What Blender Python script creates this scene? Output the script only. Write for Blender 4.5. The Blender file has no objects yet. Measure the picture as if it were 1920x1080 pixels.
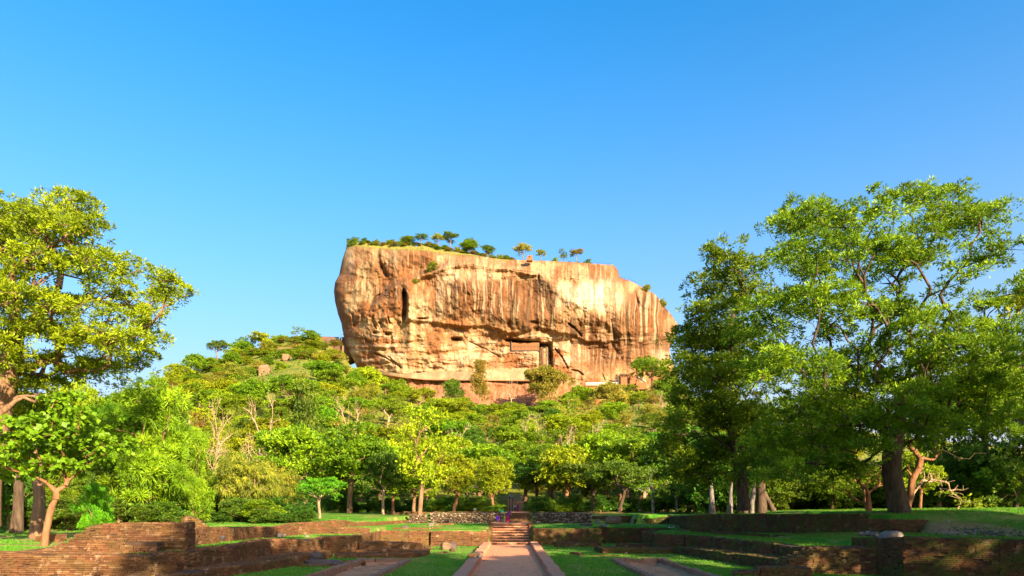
import bpy, math, random
import numpy as np
from mathutils import Vector

# ------------------------------------------------------------------ camera, sky, sun
C = bpy.context.scene.collection
SC = bpy.context.scene
EYE = 3.5
FPX = 1280.0                      # 24 mm lens on a 36 mm sensor, picture 1920 px wide
cam = bpy.data.cameras.new("camera")
cam.lens = 24.0; cam.sensor_width = 36.0; cam.shift_y = (958-540)/1920.0
cam.clip_start = 0.1; cam.clip_end = 30000
camo = bpy.data.objects.new("camera", cam); C.objects.link(camo)
camo.location = (0, 0, EYE); camo.rotation_euler = (math.radians(90), 0, 0)
SC.camera = camo
SC.render.resolution_x, SC.render.resolution_y = 1024, 576
SC.view_settings.view_transform = 'Standard'; SC.view_settings.look = 'None'
SC.view_settings.gamma = 1.0; SC.view_settings.exposure = 1.72
SUN_AZ = math.radians(33)         # behind the camera, to the right
SUN_EL = math.radians(21)
sdir = Vector((math.sin(SUN_AZ)*math.cos(SUN_EL), -math.cos(SUN_AZ)*math.cos(SUN_EL), math.sin(SUN_EL)))
sl = bpy.data.lights.new("sun", 'SUN'); sl.energy = 5.0; sl.angle = math.radians(0.5); sl.color = (1.0, 0.83, 0.56)
so = bpy.data.objects.new("sun", sl); C.objects.link(so)
so.rotation_euler = sdir.to_track_quat('Z', 'Y').to_euler()
W = bpy.data.worlds.new("World"); SC.world = W; W.use_nodes = True
nt = W.node_tree; nt.nodes.clear()
sky = nt.nodes.new('ShaderNodeTexSky'); sky.sky_type = 'NISHITA'; sky.sun_disc = False
sky.sun_elevation = SUN_EL; sky.sun_rotation = math.pi - SUN_AZ   # same direction as the lamp
sky.air_density = 1.0; sky.dust_density = 4.0; sky.ozone_density = 3.0; sky.altitude = 200
hs = nt.nodes.new('ShaderNodeHueSaturation'); hs.inputs['Saturation'].default_value = 1.75; hs.inputs['Hue'].default_value = 0.494
bg = nt.nodes.new('ShaderNodeBackground'); bg.inputs[1].default_value = 0.118
wo = nt.nodes.new('ShaderNodeOutputWorld')
# pale haze towards the horizon, the same all round
tc = nt.nodes.new('ShaderNodeTexCoord'); sx = nt.nodes.new('ShaderNodeSeparateXYZ'); nt.links.new(tc.outputs['Generated'], sx.inputs[0])
mr = nt.nodes.new('ShaderNodeMapRange'); mr.clamp = True; nt.links.new(sx.outputs['Z'], mr.inputs[0])
mr.inputs[1].default_value = 0; mr.inputs[2].default_value = 1; mr.inputs[3].default_value = 1; mr.inputs[4].default_value = 0
pw = nt.nodes.new('ShaderNodeMath'); pw.operation = 'POWER'; nt.links.new(mr.outputs[0], pw.inputs[0]); pw.inputs[1].default_value = 3.6
pm = nt.nodes.new('ShaderNodeMath'); pm.operation = 'MULTIPLY'; nt.links.new(pw.outputs[0], pm.inputs[0]); pm.inputs[1].default_value = 1.3; pm.use_clamp = True
hm = nt.nodes.new('ShaderNodeMix'); hm.data_type = 'RGBA'; nt.links.new(pm.outputs[0], hm.inputs[0]); hm.inputs[7].default_value = (2.2, 2.25, 2.6, 1)
nt.links.new(sky.outputs[0], hs.inputs['Color']); nt.links.new(hs.outputs[0], hm.inputs[6]); nt.links.new(hm.outputs[2], bg.inputs[0]); nt.links.new(bg.outputs[0], wo.inputs[0])

rng = np.random.default_rng(11)
random.seed(4)

# ------------------------------------------------------------------ helpers
def PX(px, py, Y):
    return np.array([(px-960)/FPX*Y, Y, EYE-(py-958)/FPX*Y])

def interp(x, tab):
    xs, ys = zip(*tab)
    return np.interp(x, xs, ys)

def sstep(a, b, x):
    t = np.clip((np.asarray(x, float)-a)/(b-a), 0, 1)
    return t*t*(3-2*t)

_tab = np.random.default_rng(3).random(65536)
def _h(ix, iy, iz, seed):
    n = (ix.astype(np.int64)*73856093) ^ (iy.astype(np.int64)*19349663) ^ (iz.astype(np.int64)*83492791) ^ (seed*2654435)
    n = (n ^ (n >> 13)) * 1274126177
    return _tab[(n ^ (n >> 16)) & 65535]
def vnoise(x, y, z=0.0, seed=0):
    x, y, z = np.broadcast_arrays(np.asarray(x, float), np.asarray(y, float), np.asarray(z, float))
    ix, iy, iz = np.floor(x), np.floor(y), np.floor(z)
    fx, fy, fz = x-ix, y-iy, z-iz
    fx, fy, fz = [f*f*(3-2*f) for f in (fx, fy, fz)]
    r = 0
    for a in (0, 1):
        for b in (0, 1):
            for c in (0, 1):
                w = (fx if a else 1-fx)*(fy if b else 1-fy)*(fz if c else 1-fz)
                r = r + w*_h(ix+a, iy+b, iz+c, seed)
    return r
def fbm(x, y, z=0.0, seed=0, octv=4, gain=0.5):
    s = 0; a = 1; t = 0
    x, y, z = np.asarray(x, float), np.asarray(y, float), np.asarray(z, float)
    for i in range(octv):
        s = s+a*vnoise(x, y, z, seed+i*17); t += a; a *= gain
        x, y, z = x*2.03, y*2.03, z*2.03
    return s/t

def mesh_data(name, V, faces, mats=(), smooth=False, attrs=None, cols=None):
    me = bpy.data.meshes.new(name)
    V = np.asarray(V, np.float32)
    if isinstance(faces, np.ndarray): faces = [faces]
    faces = [np.asarray(f, np.int32) for f in faces if len(f)]
    nl = sum(f.size for f in faces); npol = sum(len(f) for f in faces)
    me.vertices.add(len(V)); me.vertices.foreach_set('co', V.ravel())
    me.loops.add(nl); me.loops.foreach_set('vertex_index', np.concatenate([f.ravel() for f in faces]))
    st = []; o = 0
    for f in faces:
        st.append(o+np.arange(len(f), dtype=np.int32)*f.shape[1]); o += f.size
    me.polygons.add(npol); me.polygons.foreach_set('loop_start', np.concatenate(st))
    me.update(calc_edges=True)
    me.polygons.foreach_set('use_smooth', np.full(npol, bool(smooth)))
    if attrs:
        for k, a in attrs.items():
            at = me.attributes.new(k, 'FLOAT', 'POINT'); at.data.foreach_set('value', np.asarray(a, np.float32).ravel())
    if cols is not None:
        at = me.attributes.new('col', 'FLOAT_COLOR', 'POINT')
        c4 = np.ones((len(V), 4), np.float32); c4[:, :3] = cols
        at.data.foreach_set('color', c4.ravel())
    for m in mats: me.materials.append(m)
    return me

def link(name, data, parent=None, loc=None, **kw):
    o = bpy.data.objects.new(name, data); C.objects.link(o)
    if parent is not None: o.parent = parent
    if loc is not None: o.location = loc
    for k, v in kw.items(): o[k] = v
    return o
def thing(name, label, cat, loc=(0, 0, 0), group=None, rz=0.0):
    o = bpy.data.objects.new(name, None); C.objects.link(o)
    o.location = loc; o.rotation_euler = (0, 0, rz); o['label'] = label; o['category'] = cat
    o.empty_display_size = 0.5
    if group: o['group'] = group
    return o
def tag(o, label, cat, group=None):
    o['label'] = label; o['category'] = cat
    if group: o['group'] = group
    return o

def grid_faces(nu, nv, closed_u=False):
    i, j = np.meshgrid(np.arange(nu if closed_u else nu-1), np.arange(nv-1), indexing='ij')
    i2 = (i+1) % nu
    return np.stack([i*nv+j, i2*nv+j, i2*nv+j+1, i*nv+j+1], -1).reshape(-1, 4)

BOXV = np.array([[-1,-1,-1],[1,-1,-1],[1,1,-1],[-1,1,-1],[-1,-1,1],[1,-1,1],[1,1,1],[-1,1,1]], float)*0.5
BOXF = np.array([[0,3,2,1],[4,5,6,7],[0,1,5,4],[1,2,6,5],[2,3,7,6],[3,0,4,7]])
def boxes(cen, size, ang=0.0, jit=0.0, r=rng, batter=None):
    """many boxes in one vertex / face array; ang = rotation about z"""
    cen = np.atleast_2d(np.asarray(cen, float)); n = len(cen)
    size = np.broadcast_to(np.asarray(size, float), (n, 3)); ang = np.broadcast_to(np.asarray(ang, float), (n,))
    v = BOXV[None]*size[:, None, :]
    if jit: v = v + (r.random((n, 8, 3))-0.5)*jit
    c, s = np.cos(ang)[:, None], np.sin(ang)[:, None]
    x = v[..., 0]*c-v[..., 1]*s; y = v[..., 0]*s+v[..., 1]*c
    v = np.stack([x, y, v[..., 2]], -1)+cen[:, None, :]
    f = BOXF[None]+np.arange(n)[:, None, None]*8
    return v.reshape(-1, 3), f.reshape(-1, 4)
def cat_geo(parts):
    V = []; F = {}; o = 0
    for v, f in parts:
        V.append(v)
        fl = f if isinstance(f, list) else [f]
        for q in fl:
            if len(q): F.setdefault(q.shape[1], []).append(np.asarray(q)+o)
        o += len(v)
    return np.concatenate(V), [np.concatenate(x) for x in F.values()]
def tube(pts, rad, sides=6, cap=True):
    pts = np.asarray(pts, float); rad = np.broadcast_to(np.asarray(rad, float), (len(pts),))
    t = np.gradient(pts, axis=0); t /= np.linalg.norm(t, axis=1)[:, None]+1e-9
    ref = np.array([1., 0, 0]) if abs(t[:, 0]).max() < 0.8 else (np.array([0, 1., 0]) if abs(t[:, 1]).max() < 0.8 else np.array([.3, .5, .81]))
    u = np.cross(t, ref); u /= np.linalg.norm(u, axis=1)[:, None]+1e-9
    w = np.cross(t, u)
    a = np.arange(sides)*2*math.pi/sides
    V = pts[:, None]+rad[:, None, None]*(np.cos(a)[None, :, None]*u[:, None]+np.sin(a)[None, :, None]*w[:, None])
    n = len(pts)
    i, j = np.meshgrid(np.arange(n-1), np.arange(sides), indexing='ij'); j2 = (j+1) % sides
    f = np.stack([i*sides+j, i*sides+j2, (i+1)*sides+j2, (i+1)*sides+j], -1).reshape(-1, 4)
    return V.reshape(-1, 3), f

# ------------------------------------------------------------------ materials
class NB:
    def __init__(s, name):
        s.m = bpy.data.materials.new(name); s.m.use_nodes = True
        s.t = s.m.node_tree; s.t.nodes.clear()
        s.out = s.n('ShaderNodeOutputMaterial')
    def n(s, typ, **kw):
        x = s.t.nodes.new(typ)
        for k, v in kw.items(): setattr(x, k, v)
        return x
    def put(s, inp, v):
        if hasattr(v, 'is_output') or isinstance(v, bpy.types.NodeSocket): s.t.links.new(v, inp)
        elif isinstance(v, tuple) and len(v) == 3 and inp.type == 'RGBA': inp.default_value = (*v, 1)
        else: inp.default_value = v
    def pos(s, obj=False):
        if obj:
            return s.n('ShaderNodeTexCoord').outputs['Object']
        return s.n('ShaderNodeNewGeometry').outputs['Position']
    def attr(s, name, col=False):
        a = s.n('ShaderNodeAttribute'); a.attribute_name = name
        return a.outputs['Color' if col else 'Fac']
    def noise(s, scale, detail=3, rough=0.55, vec=None, stretch=None, dist=0.0):
        x = s.n('ShaderNodeTexNoise'); x.inputs['Scale'].default_value = scale; x.inputs['Detail'].default_value = detail
        x.inputs['Roughness'].default_value = rough; x.inputs['Distortion'].default_value = dist
        v = vec or s.pos()
        if stretch:
            mp = s.n('ShaderNodeMapping'); s.put(mp.inputs['Vector'], v); mp.inputs['Scale'].default_value = stretch; v = mp.outputs[0]
        s.put(x.inputs['Vector'], v)
        return x.outputs['Fac']
    def ramp(s, fac, stops, const=False):
        x = s.n('ShaderNodeValToRGB'); s.put(x.inputs[0], fac)
        el = x.color_ramp.elements
        while len(el) < len(stops): el.new(0.5)
        for e, (p, c) in zip(el, stops):
            e.position = p; e.color = (*c, 1) if isinstance(c, tuple) else (c, c, c, 1)
        if const: x.color_ramp.interpolation = 'CONSTANT'
        return x.outputs[0]
    def mix(s, fac, a, b, mode='MIX'):
        x = s.n('ShaderNodeMix'); x.data_type = 'RGBA'; x.blend_type = mode
        s.put(x.inputs[0], fac); s.put(x.inputs[6], a); s.put(x.inputs[7], b)
        return x.outputs[2]
    def math(s, op, a, b=0.0, c=0.0):
        x = s.n('ShaderNodeMath'); x.operation = op
        s.put(x.inputs[0], a); s.put(x.inputs[1], b)
        if op in ('MULTIPLY_ADD',): s.put(x.inputs[2], c)
        return x.outputs[0]
    def bump(s, h, strength=0.5, dist=0.02, normal=None):
        x = s.n('ShaderNodeBump'); x.inputs['Strength'].default_value = strength; x.inputs['Distance'].default_value = dist
        s.put(x.inputs['Height'], h)
        if normal is not None: s.put(x.inputs['Normal'], normal)
        return x.outputs[0]
    def pbr(s, col, rough=0.9, spec=0.15, normal=None, metal=0.0):
        x = s.n('ShaderNodeBsdfPrincipled')
        s.put(x.inputs['Base Color'], col); s.put(x.inputs['Roughness'], rough); x.inputs['Specular IOR Level'].default_value = spec
        x.inputs['Metallic'].default_value = metal
        if normal is not None: s.put(x.inputs['Normal'], normal)
        s.t.links.new(x.outputs[0], s.out.inputs[0])
        return s.m
    def rnd(s):
        return s.n('ShaderNodeObjectInfo').outputs['Random']

def mat_plain(name, col, rough=0.8, var=0.25, scale=6.0, spec=0.2, metal=0.0):
    b = NB(name)
    n = b.noise(scale, 4)
    c = b.mix(b.math('MULTIPLY', n, var*2), col, tuple(x*0.45 for x in col))
    return b.pbr(c, rough, spec, b.bump(n, 0.3, 0.01), metal)

def mat_brick(name, moss, joined, soot=0.5, pale=0.0, tone=1.0):
    b = NB(name)
    v = b.attr('v') if joined else b.rnd()
    k = lambda c: tuple(min(1, x*tone*0.63) for x in c)
    base = b.ramp(v, [(0.0, k((0.17, 0.066, 0.030))), (0.3, k((0.25, 0.10, 0.043))), (0.65, k((0.33, 0.145, 0.062))),
                      (0.92, k((0.40, 0.19, 0.085))), (1.0, k((0.50, 0.30, 0.16)))])
    fine = b.noise(14, 5, 0.65)
    base = b.mix(b.math('MULTIPLY', fine, 0.5), base, k((0.16, 0.07, 0.035)))
    big = b.noise(0.55, 5, 0.6)
    st = b.ramp(big, [(0.42, 0.0), (0.62, 1.0)])
    base = b.mix(b.math('MULTIPLY', st, soot), base, (0.055, 0.032, 0.02))
    if moss:
        mn = b.ramp(b.noise(0.8, 5, 0.65, stretch=(1, 1, 1.6)), [(0.43, 0.0), (0.58, 1.0)])
        base = b.mix(b.math('MULTIPLY', mn, moss), base, (0.07, 0.085, 0.015))
    pn = b.ramp(b.noise(1.7, 5, 0.7), [(0.58, 0.0), (0.72, 1.0)])
    base = b.mix(b.math('MULTIPLY', pn, 0.35+pale), base, (0.62, 0.40, 0.24))
    return b.pbr(base, 0.95, 0.1, b.bump(fine, 0.8, 0.03))

def mat_leaf(name, dark, mid, light, dry=None, trans=0.35, huejit=0.03):
    """leaf colour from the per-leaf attribute v, shifted a little per tree"""
    b = NB(name)
    v = b.attr('v')
    stops = [(0.0, dark), (0.5, mid), (0.95, light)]
    if dry: stops.append((1.0, dry))
    col = b.ramp(v, stops)
    h = b.n('ShaderNodeHueSaturation'); b.put(h.inputs['Color'], col)
    r = b.rnd()
    b.put(h.inputs['Hue'], b.math('MULTIPLY_ADD', r, huejit*2, 0.5-huejit))
    r2 = b.math('FRACT', b.math('MULTIPLY', r, 7.31))
    b.put(h.inputs['Value'], b.math('MULTIPLY_ADD', r2, 0.5, 0.75))
    d = b.n('ShaderNodeBsdfDiffuse'); b.put(d.inputs[0], h.outputs[0])
    t = b.n('ShaderNodeBsdfTranslucent')
    tc = b.mix(0.6, h.outputs[0], (0.30, 0.34, 0.02), 'MIX')
    tm = b.mix(1.0, tc, h.outputs[0], 'ADD')
    b.put(t.inputs[0], tc)
    m = b.n('ShaderNodeMixShader'); m.inputs[0].default_value = trans
    b.t.links.new(d.outputs[0], m.inputs[1]); b.t.links.new(t.outputs[0], m.inputs[2])
    g = b.n('ShaderNodeBsdfGlossy'); g.inputs['Roughness'].default_value = 0.5; b.put(g.inputs[0], (1.0, 1.0, 1.0))
    m2 = b.n('ShaderNodeMixShader'); m2.inputs[0].default_value = 0.012
    b.t.links.new(m.outputs[0], m2.inputs[1]); b.t.links.new(g.outputs[0], m2.inputs[2])
    b.t.links.new(m2.outputs[0], b.out.inputs[0])
    return b.m

def mat_bark(name, c1, c2, sc=5.0):
    b = NB(name)
    n = b.noise(sc, 5, 0.65, stretch=(1, 1, 0.18))
    n2 = b.noise(0.9, 3)
    c = b.mix(b.ramp(n, [(0.35, 0.0), (0.65, 1.0)]), c1, c2)
    c = b.mix(b.math('MULTIPLY', b.ramp(n2, [(0.45, 0.0), (0.7, 1.0)]), 0.4), c, tuple(x*0.5 for x in c1))
    return b.pbr(c, 0.95, 0.1, b.bump(n, 1.0, 0.06))

M = {}
M['brick_warm_j'] = mat_brick('old_brick_joined', 0.2, True, 0.45, 0.25, 1.05)
M['brick_warm'] = mat_brick('old_brick', 0.2, False, 0.45, 0.25, 1.05)
M['brick_mossy_j'] = mat_brick('mossy_brick_joined', 0.75, True, 0.75, 0.0, 0.8)
M['brick_mossy'] = mat_brick('mossy_brick', 0.75, False, 0.75, 0.0, 0.8)
M['brick_gold_j'] = mat_brick('lichen_brick_joined', 0.45, True, 0.3, 0.1, 1.05)
M['brick_gold'] = mat_brick('lichen_brick', 0.45, False, 0.3, 0.1, 1.05)
M['mortar'] = mat_plain('earth_mortar', (0.10, 0.055, 0.03), 0.95, 0.4, 4)
M['stone'] = (lambda b: b.pbr(b.mix(b.math('MULTIPLY', b.ramp(b.noise(3.0, 4), [(0.45, 0.0), (0.6, 1.0)]), 0.4), b.ramp(b.attr('v'), [(0.0, (0.06, 0.04, 0.028)), (0.6, (0.17, 0.115, 0.065)), (1.0, (0.38, 0.30, 0.20))]), (0.08, 0.055, 0.03)), 0.9, 0.15, b.bump(b.noise(9, 4), 0.6, 0.03)))(NB('rubble_stone'))
M['grey_stone'] = mat_plain('grey_granite', (0.30, 0.235, 0.19), 0.9, 0.7, 2.0)
M['tan_stone'] = mat_plain('tan_stone', (0.34, 0.20, 0.115), 0.9, 0.8, 2.5)
M['dark_stone'] = mat_plain('dark_wet_stone', (0.14, 0.10, 0.085), 0.7, 0.6, 3)
M['kerb'] = mat_plain('worn_kerb_brick', (0.55, 0.24, 0.135), 0.9, 0.3, 3.5)
M['edging'] = mat_plain('edging_stone', (0.33, 0.175, 0.105), 0.85, 0.5, 4)
M['bark_brown'] = mat_bark('brown_bark', (0.30, 0.17, 0.09), (0.13, 0.07, 0.04))
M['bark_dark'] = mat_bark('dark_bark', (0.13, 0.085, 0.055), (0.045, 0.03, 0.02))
M['bark_pale'] = mat_bark('pale_bark', (0.44, 0.29, 0.18), (0.28, 0.17, 0.10))
M['bark_orange'] = mat_bark('smooth_orange_bark', (0.32, 0.145, 0.07), (0.18, 0.08, 0.038))
M['bark_grey'] = mat_bark('silver_dead_wood', (0.27, 0.23, 0.20), (0.07, 0.055, 0.045), 9)
# leaf families (diffuse base colours)
M['leaf_yellow'] = mat_leaf('leaf_yellow_green', (0.078, 0.118, 0.002), (0.227, 0.302, 0.005), (0.420, 0.492, 0.009), (0.614, 0.393, 0.029))
M['leaf_green'] = mat_leaf('leaf_green', (0.038, 0.089, 0.003), (0.128, 0.231, 0.005), (0.310, 0.425, 0.010), huejit=0.012)
M['leaf_bright'] = mat_leaf('leaf_bright_green', (0.054, 0.140, 0.004), (0.158, 0.343, 0.008), (0.343, 0.561, 0.015), (0.576, 0.530, 0.036))
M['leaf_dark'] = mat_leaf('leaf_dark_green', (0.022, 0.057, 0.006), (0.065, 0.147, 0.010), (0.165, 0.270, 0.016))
M['leaf_olive'] = mat_leaf('leaf_olive', (0.078, 0.095, 0.009), (0.228, 0.252, 0.019), (0.480, 0.445, 0.036), (0.665, 0.413, 0.058))
M['leaf_orange'] = mat_leaf('leaf_orange_tinged', (0.135, 0.126, 0.019), (0.269, 0.231, 0.026), (0.471, 0.294, 0.039), (0.561, 0.210, 0.065))
# ------------------------------------------------------------------ terrain
HILLX = [(-600, 30), (-375, 60), (-300, 76), (-258, 92), (-225, 100), (-190, 114), (-150, 123), (-122, 120), (-112, 104), (-100, 92),
         (-60, 82), (0, 76), (55, 80), (90, 88), (125, 84), (170, 66), (360, 46), (600, 30)]
RBX = [(18.5, 68), (26.0, 46.0)]
def in_rect(X, Y, x0, x1, y0, y1):
    return (X > x0) & (X < x1) & (Y > y0) & (Y < y1)
def gz(X, Y):
    X = np.asarray(X, float); Y = np.asarray(Y, float); X, Y = np.broadcast_arrays(X, Y)
    z = np.zeros(X.shape)
    I = lambda a, tab: np.interp(a, [q[0] for q in tab], [q[1] for q in tab])
    t1 = 1.55+0.42*sstep(70, 79, Y)
    # upper lawns either side of the stairs
    z = np.where((X > -2) & (X < 8.7) & (Y > 70.2), t1, z)
    z = np.where((X >= 8.7) & (Y > 74.6), t1, z)
    z = np.where((X > -13.2) & (X <= -2.2) & (Y > I(X, [(-13, 66.25), (-10, 66.7), (-8.3, 68.1), (-2.2, 68.0)])), t1, z)
    z = np.where((np.abs(X+0.14) < 2.3) & (Y < 78.2), 0.0, z)
    # left terraces
    lb = I(Y, [(32, -17.5), (36, -17.1), (42, -17.0), (47.4, -17.1), (49, -16.2), (50, -15.75), (56.3, -15.75), (56.7, -13.4), (62, -13.1), (70, -13.1)])
    z = np.where((X < lb) & (Y > 33.2), 1.40, z)
    z = np.where((X < -13.1) & (Y > 62.8), 1.9, z)
    z = np.where((X < I(Y, [(36.4, -19.5), (39, -19.5), (46, -19.7), (52, -19.7), (60, -19.4)])) & (Y > 36.4), 2.15+0.1*sstep(36, 60, Y), z)
    z = np.where((X < I(Y, [(57.5, -19.7), (60, -19.3), (66, -16.7), (69, -16.3), (80, -13.9), (84.5, -13.1)])) & (Y > 57.5), 2.25+0.6*sstep(62, 88, Y), z)
    lawn = 1.45+0.018*np.clip(Y-33, 0, 30)
    w = sstep(-23.4, -24.4, X)
    z = np.where((X < -23.3) & (Y > 33.2) & (Y < 60), lawn*w+(1-w)*np.minimum(z, 2.1), z)
    # right terraces
    rb = I(Y, [(38.2, 17.7), (40.5, 17.2), (44, 17.4), (50, 16.9), (57, 15.7), (58.5, 15.0), (60, 13.4), (66, 13.15), (73.8, 15.6)])
    z = np.where((X > rb) & (Y > 38.3) & (Y < 74.6), 1.42, z)
    fr_ = I(X, [(20.4, 36.2), (24, 34.2), (30, 31.6), (40, 31.0)])
    z = np.where((X > 20.8) & (Y > fr_), np.maximum(z, 1.6+0.4*sstep(21, 25, X)), z)
    z = np.where((X > I(Y, [(45.9, 25.7), (48.3, 25.2), (57, 22.5), (66, 19.4), (69, 18.5), (80.7, 19.0)])) & (Y > 46.2), np.where(Y < 70, 3.2, 3.05), z)
    z = np.where((X > 14.9) & (Y > 81.2), 3.05, z)
    z = np.where((X > 27.5) & (Y > fr_), np.maximum(np.where(Y > 46.2, z, 0), 1.8+1.65*sstep(38, 52, Y)+0.25*sstep(28, 40, X)), z)
    # second terrace
    up = 3.14+0.004*np.clip(Y-86, 0, 60)
    wleft = sstep(84, 100, Y)
    z = np.where((Y > 85.7), np.where(X > -11.0, up, 2.85+(up-2.85)*wleft), z)
    z = np.where((Y > 85.4) & (np.abs(X-0.8) < 1.75) & (Y < 88.2), 2.0, z)
    # forest hill
    s = np.clip((Y-150)/(478-150), 0, 1.0)
    hx = np.interp(X*478/np.maximum(Y, 150), [a for a, b in HILLX], [b for a, b in HILLX])-3.5
    hill = hx*(0.80*s+0.20*s**2.2)
    back = 1-0.45*sstep(640, 1100, Y)-0.5*sstep(1100, 2200, Y)
    z = z+hill*back
    bump = (fbm(X*0.02, Y*0.02, seed=5, octv=4)-0.5)*10*sstep(170, 260, Y)
    z = z+bump*np.clip(back, 0, 1)*sstep(0, 1, 1.0)
    z = z+(fbm(X*0.3, Y*0.3, seed=9, octv=3)-0.5)*0.12*(np.abs(X+0.14) > 2.7)
    # the two shallow stone edged basins and the path bed
    z = np.where(in_rect(X, Y, 7.25, 10.15, 20, 47.2), z-0.22, z)
    z = np.where(in_rect(X, Y, -10.3, -7.3, 20, 47.0), z-0.22, z)
    return z

xs = np.concatenate([-np.geomspace(39, 9000, 60)[::-1], np.arange(-38.4, 38.5, 0.32), np.geomspace(39, 9000, 60)])
ys = np.concatenate([-np.geomspace(12, 3000, 24)[::-1], np.arange(-10, 24, 2.0), np.arange(24, 90, 0.32), np.arange(90, 150, 1.2),
                     np.arange(150, 520, 5.0), np.geomspace(520, 9500, 40)])
XCP = -0.14
GX, GY = np.meshgrid(xs, ys, indexing='ij')
GZ = gz(GX, GY)
V = np.stack([GX, GY, GZ], -1).reshape(-1, 3)
X, Y = V[:, 0], V[:, 1]
n1 = fbm(X*0.25, Y*0.25, seed=21, octv=4); n2 = fbm(X*0.9, Y*0.9, seed=31, octv=3)
grass = np.ones(len(V))
grass *= 1-sstep(100, 135, Y)
dry = np.maximum(sstep(0.50, 0.64, n1)*0.65, sstep(0.60, 0.70, n2)*0.6)
dry = np.where((X < -22) & (Y < 60), np.clip(sstep(0.42, 0.55, n2)+0.1, 0, 1), dry)
dry = np.where((X < -14) & (Y > 60), 0.55*sstep(0.4, 0.6, n1), dry)
dry = np.where((Y > 95), np.maximum(dry, 0.5*sstep(0.4, 0.6, n1)), dry)
earth = np.zeros(len(V))
earth = np.maximum(earth, 0.75*sstep(0.66, 0.73, 0.6*n2+0.4*fbm(X*0.5, Y*0.5, seed=77, octv=3)))
earth = np.maximum(earth, 0.8*sstep(0.7, 0.15, np.abs(np.abs(X-XCP)-2.75))*(n2 > 0.5)*(Y < 70))
earth = np.maximum(earth, in_rect(X, Y, 7.0, 10.4, 18, 47.5)*1.0)
earth = np.maximum(earth, in_rect(X, Y, -10.6, -7.0, 18, 47.2)*1.0)
earth = np.maximum(earth, sstep(2.6, 0.8, np.hypot((X+7.9)/1.3, (Y-48.5)/1.6))*(n2 > 0.42))
earth = np.maximum(earth, sstep(2.6, 1.2, np.hypot((X-29.0)/1.6, (Y-42)/2.0)))
earth = np.maximum(earth, (np.abs(X-0.8) < 2.0)*(Y > 87)*(Y < 175)*1.0)
M['ground'] = (lambda b: b.pbr(
    b.mix(b.attr('earth'),
          b.mix(b.attr('grass'),
                b.ramp(b.noise(0.8, 5, 0.7), [(0.35, (0.08, 0.11, 0.015)), (0.55, (0.19, 0.19, 0.03)), (0.7, (0.32, 0.21, 0.07))]),
                b.mix(b.math('MULTIPLY', b.attr('dry'), b.ramp(b.noise(1.6, 5, 0.7), [(0.3, 0.1), (0.6, 1.0)])),
                      b.ramp(b.noise(2.2, 6, 0.75), [(0.32, (0.035, 0.125, 0.010)), (0.52, (0.065, 0.200, 0.014)), (0.7, (0.115, 0.255, 0.020))]),
                      (0.34, 0.25, 0.085))),
          b.ramp(b.noise(1.3, 5, 0.7), [(0.35, (0.34, 0.155, 0.075)), (0.65, (0.55, 0.27, 0.145))])),
    0.95, 0.05, b.bump(b.noise(22, 4, 0.8), 0.7, 0.05)))(NB('ground'))
link('ground', mesh_data('ground', V, grid_faces(len(xs), len(ys)), [M['ground']], True, {'grass': grass, 'dry': dry, 'earth': earth}), kind='structure')

# paths: a sheet a little above the ground
M['path'] = (lambda b: b.pbr(b.mix(b.math('MULTIPLY', b.ramp(b.noise(1.1, 5, 0.65), [(0.4, 0.0), (0.65, 1.0)]), 0.35), b.ramp(b.noise(9, 5, 0.7), [(0.3, (0.56, 0.215, 0.10)), (0.7, (0.74, 0.32, 0.165))]), (0.42, 0.17, 0.09)), 0.9, 0.1, b.bump(b.noise(30, 4, 0.8), 0.6, 0.02)))(NB('path_earth'))
def sheet(name, x0, x1, y0, y1, zf, step=0.5, mat='path'):
    a = np.arange(x0, x1+1e-6, (x1-x0)/max(1, round((x1-x0)/step))); b_ = np.arange(y0, y1+1e-6, (y1-y0)/max(1, round((y1-y0)/step)))
    A, B = np.meshgrid(a, b_, indexing='ij')
    Z = zf(A, B)
    return link(name, mesh_data(name, np.stack([A, B, Z], -1).reshape(-1, 3), grid_faces(len(a), len(b_)), [M[mat]], True), kind='structure')
XC = -0.14
sheet('path', XC-2.05, XC+2.05, 2, 70.3, lambda a, b: 0.03+0.03*(fbm(a*0.7, b*0.7, seed=2)-0.5)+0.02*np.cos((a-XC)/2.05*1.5), 0.4)
sheet('path', XC-2.4, XC+2.4, 78.2, 85.4, lambda a, b: 2.075+0*a, 0.5)
sheet('path', -0.9, 2.5, 88.5, 168, lambda a, b: gz(a, b)+0.05, 1.0)

# ------------------------------------------------------------------ masonry
brick_var = {}
def brick_meshes(mat):
    if mat not in brick_var:
        r = np.random.default_rng(5); L = []
        for i in range(5):
            v, f = boxes([[0, 0, 0]], [1, 1, 1], 0, 0.12, r)
            L.append(mesh_data('brick', v, f, [M[mat]]))
        brick_var[mat] = L
    return brick_var[mat]

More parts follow.
